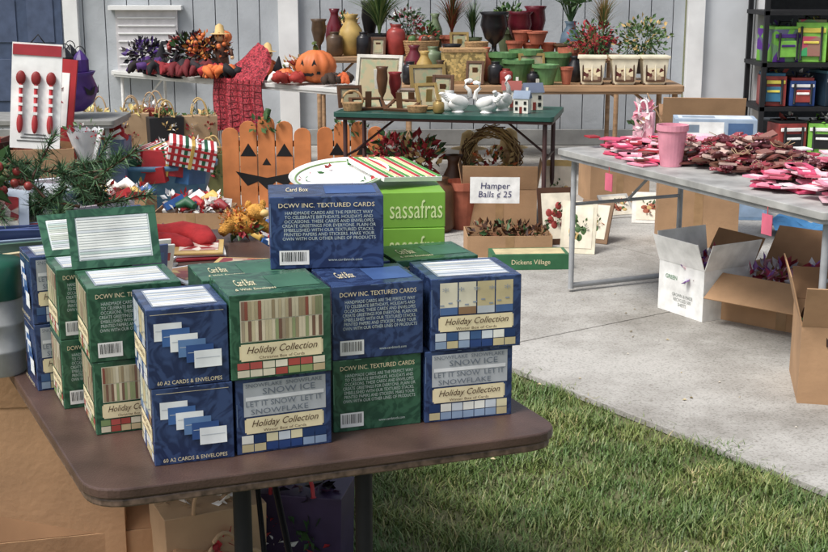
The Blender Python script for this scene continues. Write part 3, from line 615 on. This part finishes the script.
def board(name,x,y,w,hh,rz,tilt,m,m2,z=.024):
    mb=MB(); M=T(0,0,0,-tilt); mb.box((0,0,hh/2),(w,.012,hh),m,M); mb.box((0,-.0075,hh/2),(w*.8,.003,hh*.8),paint('e0d6c0'),M)
    for _ in range(7): mb.ball((R.uniform(-.22,.22)*w,-.009,hh*R.uniform(.3,.7)),(w*.09,.004,hh*.07),R.choice([m2,m2,g2,yelw]),8,M=M)
    mb.leaves((0,-.012,hh*.5),(w*.28,.004,hh*.2),34,.03,[g1,g2,m2],M)
    mb.obj(name,(x,y,z),rz,.001)
board('painted_plaque',1.52,8.15,.26,.22,-8,35,paint('d8d4cc'),terra); board('painted_plaque',1.36,8.35,.22,.2,20,50,paint('b8b4ac'),terra); board('painted_plaque',.92,8.2,.22,.40,-10,14,paint('c8a860'),orange)
board('painted_plaque',.93,7.25,.2,.30,-15,18,paint('d8d0b8'),g2); board('painted_plaque',.85,7.5,.22,.34,10,18,brown,redg); board('painted_plaque',1.05,7.55,.2,.26,-30,24,paint('7a5a3a'),orange)
mb=MB(); vine=[mat('vine_a',C('b89a6a'),.8),mat('vine_b',C('7a5a3a'),.8),yelw]
for k in range(60):
    ph=R.uniform(0,6.28); r0=R.uniform(.13,.19); mb.tube([((r0+.02*math.sin(5*a+ph))*math.cos(a+ph),.03*math.sin(3*a+ph)*1.0,(r0+.02*math.sin(4*a+ph))*math.sin(a+ph)+.21) for a in [i*.5 for i in range(9)]],.004,R.choice(vine),4)
mb.leaves((.03,-.03,.16),(.14,.03,.12),110,.05,[redl,orange,g2,yelw,yelw]); mb.obj('vine_wreath',(.50,8.35,.22),-5)
doll(.36,8.5,.1,1.2,paint('b89050'),10); doll(.62,8.45,.1,1.25,paint('c8a050'),-20)
mb=MB(); mb.blades((0,0,0),160,.35,.2,[yelw,vine[0],vine[1]],.012); mb.obj('straw_bundle',(.66,8.25,.024))
plant('poinsettia_plant',.02,8.35,.16,.16,[redl,redl,g1,g2,yelw],260,.06,redg)
plant('poinsettia_plant',-.16,8.75,.15,.15,[redl,redl,g1],160,.065,redg); vase('ceramic_jar',.02,8.35,.0,.16,.12,brown,1)
vase('ceramic_jar',.26,8.3,.024,.42,.10,brown,0); vase('ceramic_jar',.16,7.9,.024,.34,.09,fr1,3); vase('terracotta_pot',.30,8.0,.024,.3,.11,terra,1)
def pick(x,y,n,hh,rz,w_=.118):
    mb=MB(); om_=mat('orange_board',C('c87638'),.7,.25,6,bump=.15)
    for i in range(n):
        top=hh*(1-.05*abs(i-(n-1)/2)**1.3); x0=i*w_
        pts=[(x0+.004,0),(x0+w_-.004,0),(x0+w_-.004,top-.05)]+[(x0+w_/2+(w_/2-.004)*math.cos(a),top-.05+.05*math.sin(a)) for a in [j*math.pi/6 for j in range(1,6)]]+[(x0+.004,top-.05)]
        mb.poly(pts,-.009,.009,om_,T(0,0,0,90))
    W_=n*w_
    def tri(cx,cz,s_): mb.poly([(cx-s_,cz-s_*.6),(cx+s_,cz-s_*.6),(cx,cz+s_)],.010,.012,black,T(0,0,0,90))
    mb_=mb
    # cut-outs painted on the street side of the pickets
    for cx,cz,s_ in ((W_*.30,hh*.62,.055),(W_*.70,hh*.62,.055),(W_*.5,hh*.50,.03)): mb.add([(cx-s_,-.0105,cz-s_*.6),(cx+s_,-.0105,cz-s_*.6),(cx,-.0105,cz+s_)],[(0,1,2)],black)
    m_=[(W_*.15,hh*.40),(W_*.28,hh*.24),(W_*.4,hh*.29),(W_*.5,hh*.2),(W_*.6,hh*.29),(W_*.72,hh*.24),(W_*.85,hh*.40),(W_*.65,hh*.36),(W_*.5,hh*.33),(W_*.35,hh*.36)]
    mb.add([(a,-.0105,c) for a,c in m_],[tuple(range(10))],black); mb.box((W_/2,.02,hh*.2),(W_*.9,.02,.04),brown); mb.box((W_/2,.02,hh*.7),(W_*.9,.02,.04),brown)
    mb.leaves((W_/2,-.01,hh*.92),(.12,.02,.05),30,.05,[g1,g2]); mb.tube([(W_/2,0,hh-.02),(W_/2+.02,0,hh+.05)],.02,g1,8)
    mb.obj('wooden_pumpkin_picket',(x,y,.024),rz,.002)
pick(-1.30,8.75,5,.62,-2,.122); pick(-.68,9.05,4,.56,5)
mb=MB(); bl=mat('blue_plastic',C('4a7a9c'),.4)
mb.lathe([(.30,0),(.40,.34),(.43,.35),(.43,.38),(.395,.37),(.30,.02),(.01,.02)],bl,Matrix.Diagonal((1,.7,1,1)),40)
mb.obj('plastic_tub',(-1.70,8.35,.024))
def gbag(name,x,y,z,w,d,hh,m,rz,hand=None,hm=None,tissue=None):
    mb=MB(); mb.box((0,0,hh/2),(w,d,hh),m,tp=.95)
    for sy in (-1,1): mb.tube([(w*.22*math.cos(a),sy*d*.5,hh+ (hand or .1)*math.sin(a)) for a in [i*math.pi/10 for i in range(11)]],.006,hm or m,6)
    for _ in range(5): mb.leaves((R.uniform(-.3,.3)*w,-d/2-.003,hh*R.uniform(.25,.75)),(.03,.001,.03),8,.035,[R.choice([g1,yelw,redl,white])])
    if tissue: mb.leaves((0,0,hh),(w*.4,d*.4,.03),50,.05,tissue)
    mb.obj(name,(x,y,z),rz,.003)
for i in range(9):
    mb=MB(); M=T(0,0,0,R.uniform(-18,18),R.uniform(-16,16)); ww,dd,hh=R.uniform(.22,.34),R.uniform(.16,.24),R.uniform(.08,.16)
    m_=[white,paint('a82028'),paint('2a5a8a'),white,paint('a82028'),paint('1e5a3a'),white,white,white][i]
    mb.box((0,0,0),(ww,dd,hh),m_,M)
    if m_ is white:
        for k in range(7): mb.box(((k-3)*ww/7.5,0,0),(ww/13,dd+.004,hh+.004),paint(['b01c24','b01c24','1e5a3a'][k%3]),M)
        for k in range(3): mb.box((0,0,(k-1)*hh/3.2),(ww+.005,dd+.007,hh/9),paint('b01c24'),M)
    mb.box((0,0,0),(.022,dd+.012,hh+.012),paint('c8a040'),M)
    mb.leaves((0,0,hh/2+.01),(.04,.04,.02),14,.04,[white,redl],M)
    mb.obj('wrapped_gift_box',(-1.70+[-.22,.0,.22,-.12,.14,-.02,.3,.1,-.3][i],8.2+R.uniform(-.08,.12),.34+.07*(i//3)),R.uniform(-30,30),.003)
for (x,y,m_,hm,hh) in ((-2.03,9.35,kraft,kraft,.28),(-1.78,9.3,paint('2a2a2c'),yelw,.26),(-1.55,9.4,kraft,yelw,.26),(-2.3,9.4,paint('6a5a30'),kraft,.27),(-2.55,9.3,paint('3a4a6a'),white,.26),(-1.9,9.5,paint('8a3028'),kraft,.3)):
    gbag('paper_gift_bag',x,y,.32,.25,.12,hh,m_,R.uniform(-25,25),.12,hm,[R.choice([white,paint('d8c878'),g2]),yelw])
for (x,y,m_) in ((-1.45,9.25,paint('5a5a30')),(-1.22,9.3,kraft)): gbag('paper_gift_bag',x,y,.024,.25,.12,.30,m_,R.uniform(-25,25),.12,yelw,[yelw,g2])
for (x,y) in ((-.58,8.1),): carton('cardboard_carton',x,y,.024,.32,.26,.16,R.uniform(-10,10),card,None,f_mix)
for (x,y,hh) in ((-1.95,7.3,.30),(-1.45,7.1,.26),(-2.4,7.0,.3),(-1.0,6.6,.16)): carton('cardboard_carton',x,y,.026,.42,.34,hh,R.uniform(-10,10),card,None,f_xmas)
for (x,y,z) in ((-2.05,8.3,.024),(-2.3,8.4,.024),(-2.05,8.0,.30),): carton('cardboard_carton',x,y,z,.26,.22,.28,R.uniform(-20,20),R.choice([card,paint('5a6a8a'),paint('c8c0b0')]),None,f_xmas)
# ------------------------------------------------------------------ goods at the far end of the front table
xm=['b02a2a','2f6a3a','e6e2d4','c8a860','7a9ab8','d8c0b8','8a1c28','f0f0ec','c8d0d8']
for i,(x,y,rz) in enumerate([(-.55,3.2,25),(-.72,3.3,10),(-.60,3.55,40),(-.80,3.7,-5),(-.66,3.95,15),(-.88,3.45,30),(-.95,3.85,12),(-.48,3.45,5),(-.45,3.0,30),(-.62,2.95,12),(-.74,4.0,20),(-.52,3.72,-10),(-.40,3.3,12),(-.34,3.1,-8)]):
    mb=MB()
    for k in range(R.randint(2,5)):
        M=T(R.uniform(-.015,.015),R.uniform(-.015,.015),.005+k*.0075,0,0,R.uniform(-12,12)); mb.box((0,0,0),(.15,.20,.006),paint(R.choice(xm),.3),M)
    pm=mat('card_print_%d'%(i%4),C(['b02a2a','3a6a8a','c8a860','a03040'][i%4]),.3,.3,28,col2=C(['e8e0d0','e8e8ec','7a2a28','d8d0b0'][i%4]),tex='cells')
    mb.box((0,.01,.0042),(.12,.15,.0015),pm,M)
    mb.obj('greeting_card_pack',(x,y,zt),rz,.001)
fel=mat('red_felt',C('a81a1e'),.9,.25,20,bump=.3); flc=mat('white_fleece',(.75,.74,.72),.95,bump=.6)
def stocking(x,y,rz,s):
    mb=MB(); F=Matrix.Diagonal((1,1,.62,1))
    mb.tube([(-.16,0,.035),(-.08,.01,.05),(.0,-.005,.04),(.06,.0,.05),(.11,-.03,.045),(.13,-.09,.035),(.13,-.13,.03)],[.048,.05,.052,.055,.05,.038,.02],fel,14,F)
    mb.tube([(-.2,0,.035),(-.18,.0,.04),(-.14,0,.038)],[.052,.058,.054],flc,14,F); mb.leaves((0,0,.05),(.1,.03,.02),24,.03,[white,g1,yelw],F)
    mb.obj('christmas_stocking',(x,y,zt+.01),rz,scale=s)
stocking(-.80,4.08,8,1); stocking(-.98,3.95,-25,.9); stocking(-.84,3.95,40,.8)
mb=MB()
for i,(x,y,cl,l) in enumerate([(-.1,.0,'e6e2da',.1),(.02,.05,'2a5a9a',.12),(.1,-.02,'b01c24',.09),(-.03,-.06,'e6e2da',.1),(.05,.0,'c8a040',.08)]): mb.box((0,0,0),(l,.08,.03),paint(cl),T(x,y,.02+i*.016,R.uniform(-8,8),R.uniform(-8,8),R.uniform(0,90)))
mb.obj('christmas_ornament_boxes',(-1.0,4.1,zt),0,.002)
mb=MB(); yp=mat('yellow_plush',C('cf922c'),.95,.3,40,bump=.8)
mb.ball((0,0,.05),(.08,.06,.05),yp); mb.ball((.05,-.03,.10),(.045,.045,.035),yp); mb.ball((.075,-.065,.10),(.022,.02,.016),paint('e8c070'))
for sx in (-1,1):
    mb.ball((.05+sx*.03,-.02,.13),(.014,.010,.018),yp,8); mb.tube([(sx*.05,-.02,.06),(sx*.10,-.06,.03)],[.026,.02],yp,8); mb.ball((.065+sx*.014,-.062,.115),.005,black,6)
mb.leaves((0,0,.06),(.10,.08,.06),420,.022,[yp,orange,yelw]); mb.leaves((.0,-.05,.04),(.06,.03,.03),40,.04,[redl,g2]); mb.obj('plush_toy',(-.56,4.18,zt+.01),20,scale=.8)
for (x0,y0,n_,hh) in ((-1.16,3.12,11,.30),(-1.02,2.95,9,.27),(-.96,3.3,9,.29),(-1.2,3.5,10,.32),(-.85,3.15,7,.24)):
    mb=MB()
    for i in range(n_):
        M=T(i*.017,R.uniform(-.01,.01),0,R.uniform(-6,0),12+R.uniform(-6,8),R.uniform(-8,8)); H_=hh*R.uniform(.82,1)
        m_=paint(R.choice(['8fa0b8','e8e4e0','b85a6a','d8c8d0','5a7a6a','c8b890','4a5a8a','e8e8f0','a03a3a','7a5a4a']),.3)
        mb.box((0,.1,H_/2),(.007,.21,H_),m_,M); mb.box((.0,.1,H_*.85),(.009,.19,H_*.1),paint(R.choice(['e8e0d0','c04a50','4a6a9a'])),M)
    mb.obj('stationery_packs',(x0,y0,zt),R.uniform(-70,-45),.001)
for (x,y,z,rz,cl,p_) in ((-1.02,3.08,1.02,20,'b9c4d4',0),(-.88,3.28,1.0,50,'d8dce4',1),(-1.2,3.2,1.05,-10,'c8c2c6',2)):
    mb=MB(); M=T(0,0,0,28,10); mb.box((0,0,0),(.18,.24,.008),paint(cl,.15),M); mb.box((0,.02,.005),(.13,.13,.002),mat('card_print_%d'%p_,(1,1,1)),M); mb.box((0,-.09,.005),(.14,.03,.002),white,M); mb.obj('calendar',(x,y,z),rz,.001)
mb=MB(); M=T(0,0,0,-8,4)
mb.box((0,0,.15),(.14,.006,.30),white,M); mb.box((0,-.004,.28),(.135,.004,.03),redl,M); mb.tube([(-.02,0,.30),(0,0,.325),(.02,0,.30)],.002,black,4,M)
for sx in (-.042,0,.042):
    mb.tube([(sx,-.01,.06),(sx,-.01,.19),(sx+.004,-.01,.215)],.005,paint('c02028'),8,M); mb.ball((sx,-.012,.20),(.014,.006,.02),paint('8a1a1a'),10,M=M); mb.ball((sx,-.012,.07),(.009,.006,.028),paint('a8242a'),10,M=M)
    for q_ in range(4): mb.box((sx,-.010,.10+q_*.025),(.014,.012,.008),white,M)
for k in range(3): mb.box((0,-.004,.022+k*.009),(.10-k*.02,.002,.003),paint('5a5a5a'),M)
mb.obj('ornament_card',(-1.09,3.72,1.10),6)
mb=MB(); mb.box((0,0,.13),(.14,.006,.24),paint('a81a22'),M); mb.box((0,-.004,.13),(.10,.003,.16),white,M); mb.leaves((0,-.008,.13),(.03,.002,.05),30,.02,[redl,g1],M); mb.obj('ornament_card',(-1.08,3.85,1.10),-15)
carton('cardboard_carton',-1.38,3.6,zt,.42,.34,.36,15,card,None,f_mix)
mb=MB()
def spr(p,d,L,n):
    d=Vector(d).normalized(); p=Vector(p); mb.tube([p,p+d*L],[.004,.002],brown,4)
    for i in range(n):
        t=R.uniform(0,1); q=p+d*L*t; v=(d*.7+Vector((R.gauss(0,.6),R.gauss(0,.6),R.gauss(0,.6)))).normalized()*.042
        w_=v.cross(Vector((R.gauss(0,1),R.gauss(0,1),1))).normalized()*.0019
        mb.add([q-w_,q+w_,q+v],[(0,1,2)],R.choice([pine1,pine2,pine2]))
for i in range(34):
    spr((-1.2+R.uniform(0,.45),3.15+R.uniform(-.1,.25),1.06+R.uniform(-.06,.07)),(R.gauss(.2,.8),R.gauss(-.3,.6),R.gauss(.0,.4)),R.uniform(.1,.17),130)
for i in range(26): spr((-.84+R.uniform(-.03,.03),3.35,1.02+R.uniform(-.04,.04)),(R.gauss(0,.35),R.gauss(-.2,.3),R.choice([-1,-1,1])*R.uniform(.5,1)),R.uniform(.09,.15),130)
mb.leaves((-1.1,3.1,1.12),(.14,.1,.06),90,.06,[g1,pine2,g2]); 
for _ in range(18): mb.ball((-1.1+R.uniform(-.15,.2),3.05+R.uniform(-.05,.1),1.1+R.uniform(-.04,.06)),.011,redg,8)
mb.obj('pine_garland')
mb=MB(); cel=mat('cellophane',(.72,.73,.74),.2)
for i in range(9):
    a=R.uniform(0,6.28); mb.sheet(5,5,lambda u,v:(.045*(.2+v)*math.cos(a+(u-.5)*1.2),.045*(.2+v)*math.sin(a+(u-.5)*1.2),.13*v+.01*math.sin(u*15)),cel)
mb.leaves((0,0,.12),(.05,.05,.03),90,.018,[redl,white,g2]); mb.obj('wrapped_bouquet',(-.95,3.75,1.02)); 
mb=MB(); pr=[(.050,0),(.053,.004),(.054,.05),(.0555,.052),(.0555,.058),(.054,.06),(.054,.11),(.0555,.112),(.0555,.118),(.054,.12),(.054,.172)]
mb.lathe(pr,mat('grey_plastic',(.33,.34,.34),.45,.12,30),None,32); mb.lathe([(.057,.17),(.060,.175),(.060,.24),(.054,.252),(.001,.254)],mat('green_lid',(.012,.08,.05),.4),None,32); mb.obj('storage_canister',(-.905,2.73,zt))
# ------------------------------------------------------------------ below front table
carton('cardboard_carton',-1.50,2.95,.004,.78,.45,.56,6,card,(-80,None,None,None),f_mix)
carton('cardboard_carton',-1.02,2.62,.004,.50,.34,.22,14,card,(-20,-60,-70,15),None)
gbag('paper_gift_bag',-.52,3.05,.004,.26,.16,.30,kraft,25,.1,kraft,[kraft,white]); gbag('paper_gift_bag',-.30,3.2,.004,.26,.16,.28,mat('purple_bag',C('3e3050'),.5),-10,.1,redl,[paint('5a3a5a'),blk]); gbag('paper_gift_bag',-.42,2.85,.004,.2,.12,.2,paint('8a6a4a'),40,.08,kraft,None)
# ------------------------------------------------------------------ goods on the right table
ZR=.746
ux,uy=.408,-.913; vx,vy=.913,.408
def RT(s,t): return (.70+ux*s+vx*t,6.38+uy*s+vy*t)
def heart(s_):
    o=[]
    for i in range(16):
        a=i/16*6.283; o.append((16*math.sin(a)**3*s_/16,(13*math.cos(a)-5*math.cos(2*a)-2*math.cos(3*a)-math.cos(4*a))*s_/16))
    return o
def star(s_): return [(s_*(1 if i%2==0 else .5)*math.cos(i*math.pi/5),s_*(1 if i%2==0 else .5)*math.sin(i*math.pi/5)) for i in range(10)]
om=[mat('burgundy_felt',C('6c2430'),.85,.4,90,col2=C('b88890'),pos=(.55,.62)),paint('7a423a'),paint('94303c'),paint('6a4434'),paint('5a2a2c'),mat('dotted_red',C('a03c48'),.8,.2,120,col2=C('e0c8c8'),pos=(.6,.64)),paint('8a5a50'),paint('c0a498')]
def pile(name,s0,s1,t0,t1,n,ms,zmax,sz=.045,string=0):
    mb=MB()
    for _ in range(n):
        s_=R.uniform(s0,s1); t_=R.uniform(t0,t1); cs=1-abs((s_-s0)/(s1-s0)*2-1)**2; x,y=RT(s_,t_)
        k=R.random(); z_=R.uniform(0,zmax)*cs; fl=22 if z_>.01 else 6
        mb.poly((heart if k<.5 else star)(sz*R.uniform(.6,1.1)) if k<.8 else [(-sz,-sz*.6),(sz,-sz*.6),(sz,sz*.6),(-sz,sz*.6)],-.005,.005,R.choice(ms),T(x,y,ZR+.012+z_,R.uniform(-fl,fl),R.uniform(-fl,fl),R.uniform(0,360)))
    for _ in range(string):
        s_=R.uniform(s0,s1); t_=R.uniform(t0,t1); x,y=RT(s_,t_); a=R.uniform(0,6.28); z_=ZR+.02+zmax*.7
        mb.tube([(x+math.cos(a+q)*.03*q,y+math.sin(a+q)*.03*q,z_+.012*math.sin(q*3)) for q in (0,.6,1.2,1.8,2.4)],.002,kraft,4)
    mb.obj(name,bevel=.0015)
pk=[mat('pink_paper',C('d2607a'),.5),paint('d84a74'),paint('e890a8'),paint('d03a60'),paint('ecc0ca')]
pile('heart_ornament_pile',.55,1.12,.22,.66,330,om,.12,.036,14); pile('heart_ornament_pile',.25,.55,.35,.68,110,om+pk,.05,.034,6); pile('heart_ornament_pile',1.08,1.32,.3,.7,90,om,.05,.036,6)
def pinks(s0,s1,t0,t1,n,lay,extra=()):
    mb=MB()
    for i in range(n):
        x,y=RT(R.uniform(s0,s1),R.uniform(t0,t1)); w_=R.uniform(.07,.12); M=T(x,y,ZR+.006+(i%lay)*.0095,0,0,R.uniform(-40,40)-66)
        m_=R.choice(pk+list(extra)); mb.box((0,0,0),(w_,w_*.75,.008),m_,M)
        if R.random()<.6: mb.box((0,0,.0045),(w_*.6,w_*.35,.001),R.choice([white,pk[4],om[2]]),M)
    mb.obj('pink_card_stack',bevel=.001)
pinks(1.25,1.85,.12,.72,110,9); pinks(.03,.42,.10,.72,70,6,(white,redl)); pinks(.42,.75,.05,.25,16,3,(om[1],)); pinks(.5,1.1,.62,.76,36,8,(white,))
pinkm=mat('pink_plastic',C('dd8fa2'),.4); mb=MB(); mb.lathe([(.048,0),(.066,.16),(.072,.16),(.072,.185),(.064,.185),(.046,.01),(.001,.01)],pinkm,None,24,smooth=False); mb.obj('pink_flowerpot',(1.15,5.78,ZR))
gbag('pink_gift_bag',1.14,6.45,ZR,.10,.06,.17,mat('pale_pink_bag',C('dcb0bc'),.5),-20,.06,white,[pk[2],white])
b=CBox((1.36,6.78,ZR),-8,.42,.2,.10,paint('9fb2c6'),'boxed_kitchen_set'); b.dec('front',.05,.6,.15,.85,white,1); b.dec('top',.05,.95,.1,.9,paint('cfd6dc'),1); b.dec('front',.65,.95,.2,.8,paint('4a6a94'),1); b.dec('front',.1,.3,.3,.7,paint('7a8a9a'),2); b.dec('top',.1,.5,.3,.7,paint('8a9aac'),2); b.done()
for s_ in (.5,1.62):
    x,y=RT(s_,-.005); mb=MB(); mb.box((0,0,-.05),(.06,.003,.08),R.choice([white,pk[0]])); mb.tube([(0,0,-.01),(0,0,.02)],.002,redl,4); mb.obj('price_tag',(x-.004,y-.004,.70),-66)
mb=MB(); mb.sheet(14,8,lambda u,v:(u*.5,v*.35,.06+.05*math.sin(u*9+v*5)*math.sin(v*8)),mat('blue_tarp',C('3f7eb0'),.4)); mb.obj('blue_tarp',(2.15,7.6,.03))
# ------------------------------------------------------------------ shelf in the bay on the right
mb=MB(); SY=11.35
for z in (.42,.80,1.24): mb.box((4.25,SY+.3,z),(2.5,.6,.035),dk)
for x in (3.03,5.47):
    for y in (SY+.02,SY+.58): mb.box((x,y,.75),(.04,.04,1.5),dk)
mb.obj('storage_shelf')
def satchel(x,y,z,w,d,hh,m,m2,m3=None):
    mb=MB(); mb.box((0,0,hh/2),(w,d,hh),m); mb.box((0,-d/2-.01,hh*.4),(w*.7,.02,hh*.5),m2); mb.box((0,0,hh+.01),(w*.9,d*.9,.03),m2)
    if m3:
        mb.box((0,-d/2-.004,hh*.8),(w*.9,.012,hh*.12),m3); mb.box((0,-d/2-.022,hh*.5),(w*.5,.012,.02),m3)
        for sx in (-.32,.32): mb.tube([(sx*w,-d/2-.012,.02),(sx*w,-d/2-.02,hh*.9)],.012,black,6)
    mb.tube([(-w*.25,-d*.3,hh),(-w*.2,-d*.3,hh+.06),(w*.2,-d*.3,hh+.06),(w*.25,-d*.3,hh)],.012,black,6)
    mb.leaves((0,0,hh+.02),(w*.35,d*.35,.03),16,.07,[m,m3 or m2]); mb.obj('storage_bag',(x,y,z),R.uniform(-20,20),.03)
gp=mat('green_print',C('7ac83a'),.6,.3,9,col2=C('5a2a8a'),tex='cells'); pp=mat('pink_print',C('d04a6a'),.6,.3,9,col2=C('2a9a5a'),tex='cells'); yg=paint('d8c83a'); lg_=paint('7cc23c')
for (x,z,w,hh,a_,b_,c_) in ((3.20,.82,.26,.28,gp,lg_,purple),(3.48,.82,.26,.34,lg_,pp,yg),(3.78,.82,.3,.28,yg,purple,lg_),(3.16,.44,.22,.26,redg,paint('2a6a8a'),yg),(3.40,.44,.22,.22,paint('2a4a8a'),redg,white),(3.66,.44,.26,.28,paint('1e3040'),paint('4a7a8a'),white),(3.98,.44,.26,.26,lg_,black,yg),(4.15,.82,.3,.3,paint('c03030'),gp,white)):
    satchel(x,SY+.22,z,w,.3,hh,a_,b_,c_)
for (x,a_) in ((3.3,redg),(3.62,lg_),(3.95,paint('2a4a7a'))): satchel(x,SY+.15,.03,.26,.24,.26,a_,black,white)
# ------------------------------------------------------------------ camera, light
fit_texts()
cam=bpy.data.cameras.new('camera'); cam.lens=56.52; cam.sensor_width=36; cam.clip_end=500; cam.clip_start=.05
co=bpy.data.objects.new('camera',cam); sc.collection.objects.link(co); co.location=(0,0,1.6); co.rotation_euler=(rad(90-13.25),0,0); sc.camera=co
w=bpy.data.worlds.new('World'); sc.world=w; w.use_nodes=True; nt=w.node_tree
sky=nt.nodes.new('ShaderNodeTexSky'); sky.sky_type='NISHITA'; sky.sun_disc=False; sky.dust_density=4; sky.air_density=1.2
el,az=57,-128
sky.sun_elevation=rad(el); sky.sun_rotation=rad(az)
hs=nt.nodes.new('ShaderNodeHueSaturation'); hs.inputs['Saturation'].default_value=.55
bg=nt.nodes['Background']; bg.inputs[1].default_value=.15; nt.links.new(sky.outputs[0],hs.inputs['Color']); nt.links.new(hs.outputs[0],bg.inputs[0])
sl=bpy.data.lights.new('sun','SUN'); sl.energy=3.1; sl.angle=rad(20); sl.color=(1,.975,.94)
so=bpy.data.objects.new('sun',sl); sc.collection.objects.link(so)
d=Vector((math.sin(rad(az))*math.cos(rad(el)),math.cos(rad(az))*math.cos(rad(el)),math.sin(rad(el))))
so.rotation_euler=d.to_track_quat('Z','Y').to_euler(); so.location=(-4,3,8)
sc.view_settings.view_transform='Standard'; sc.view_settings.look='None'; sc.view_settings.exposure=0
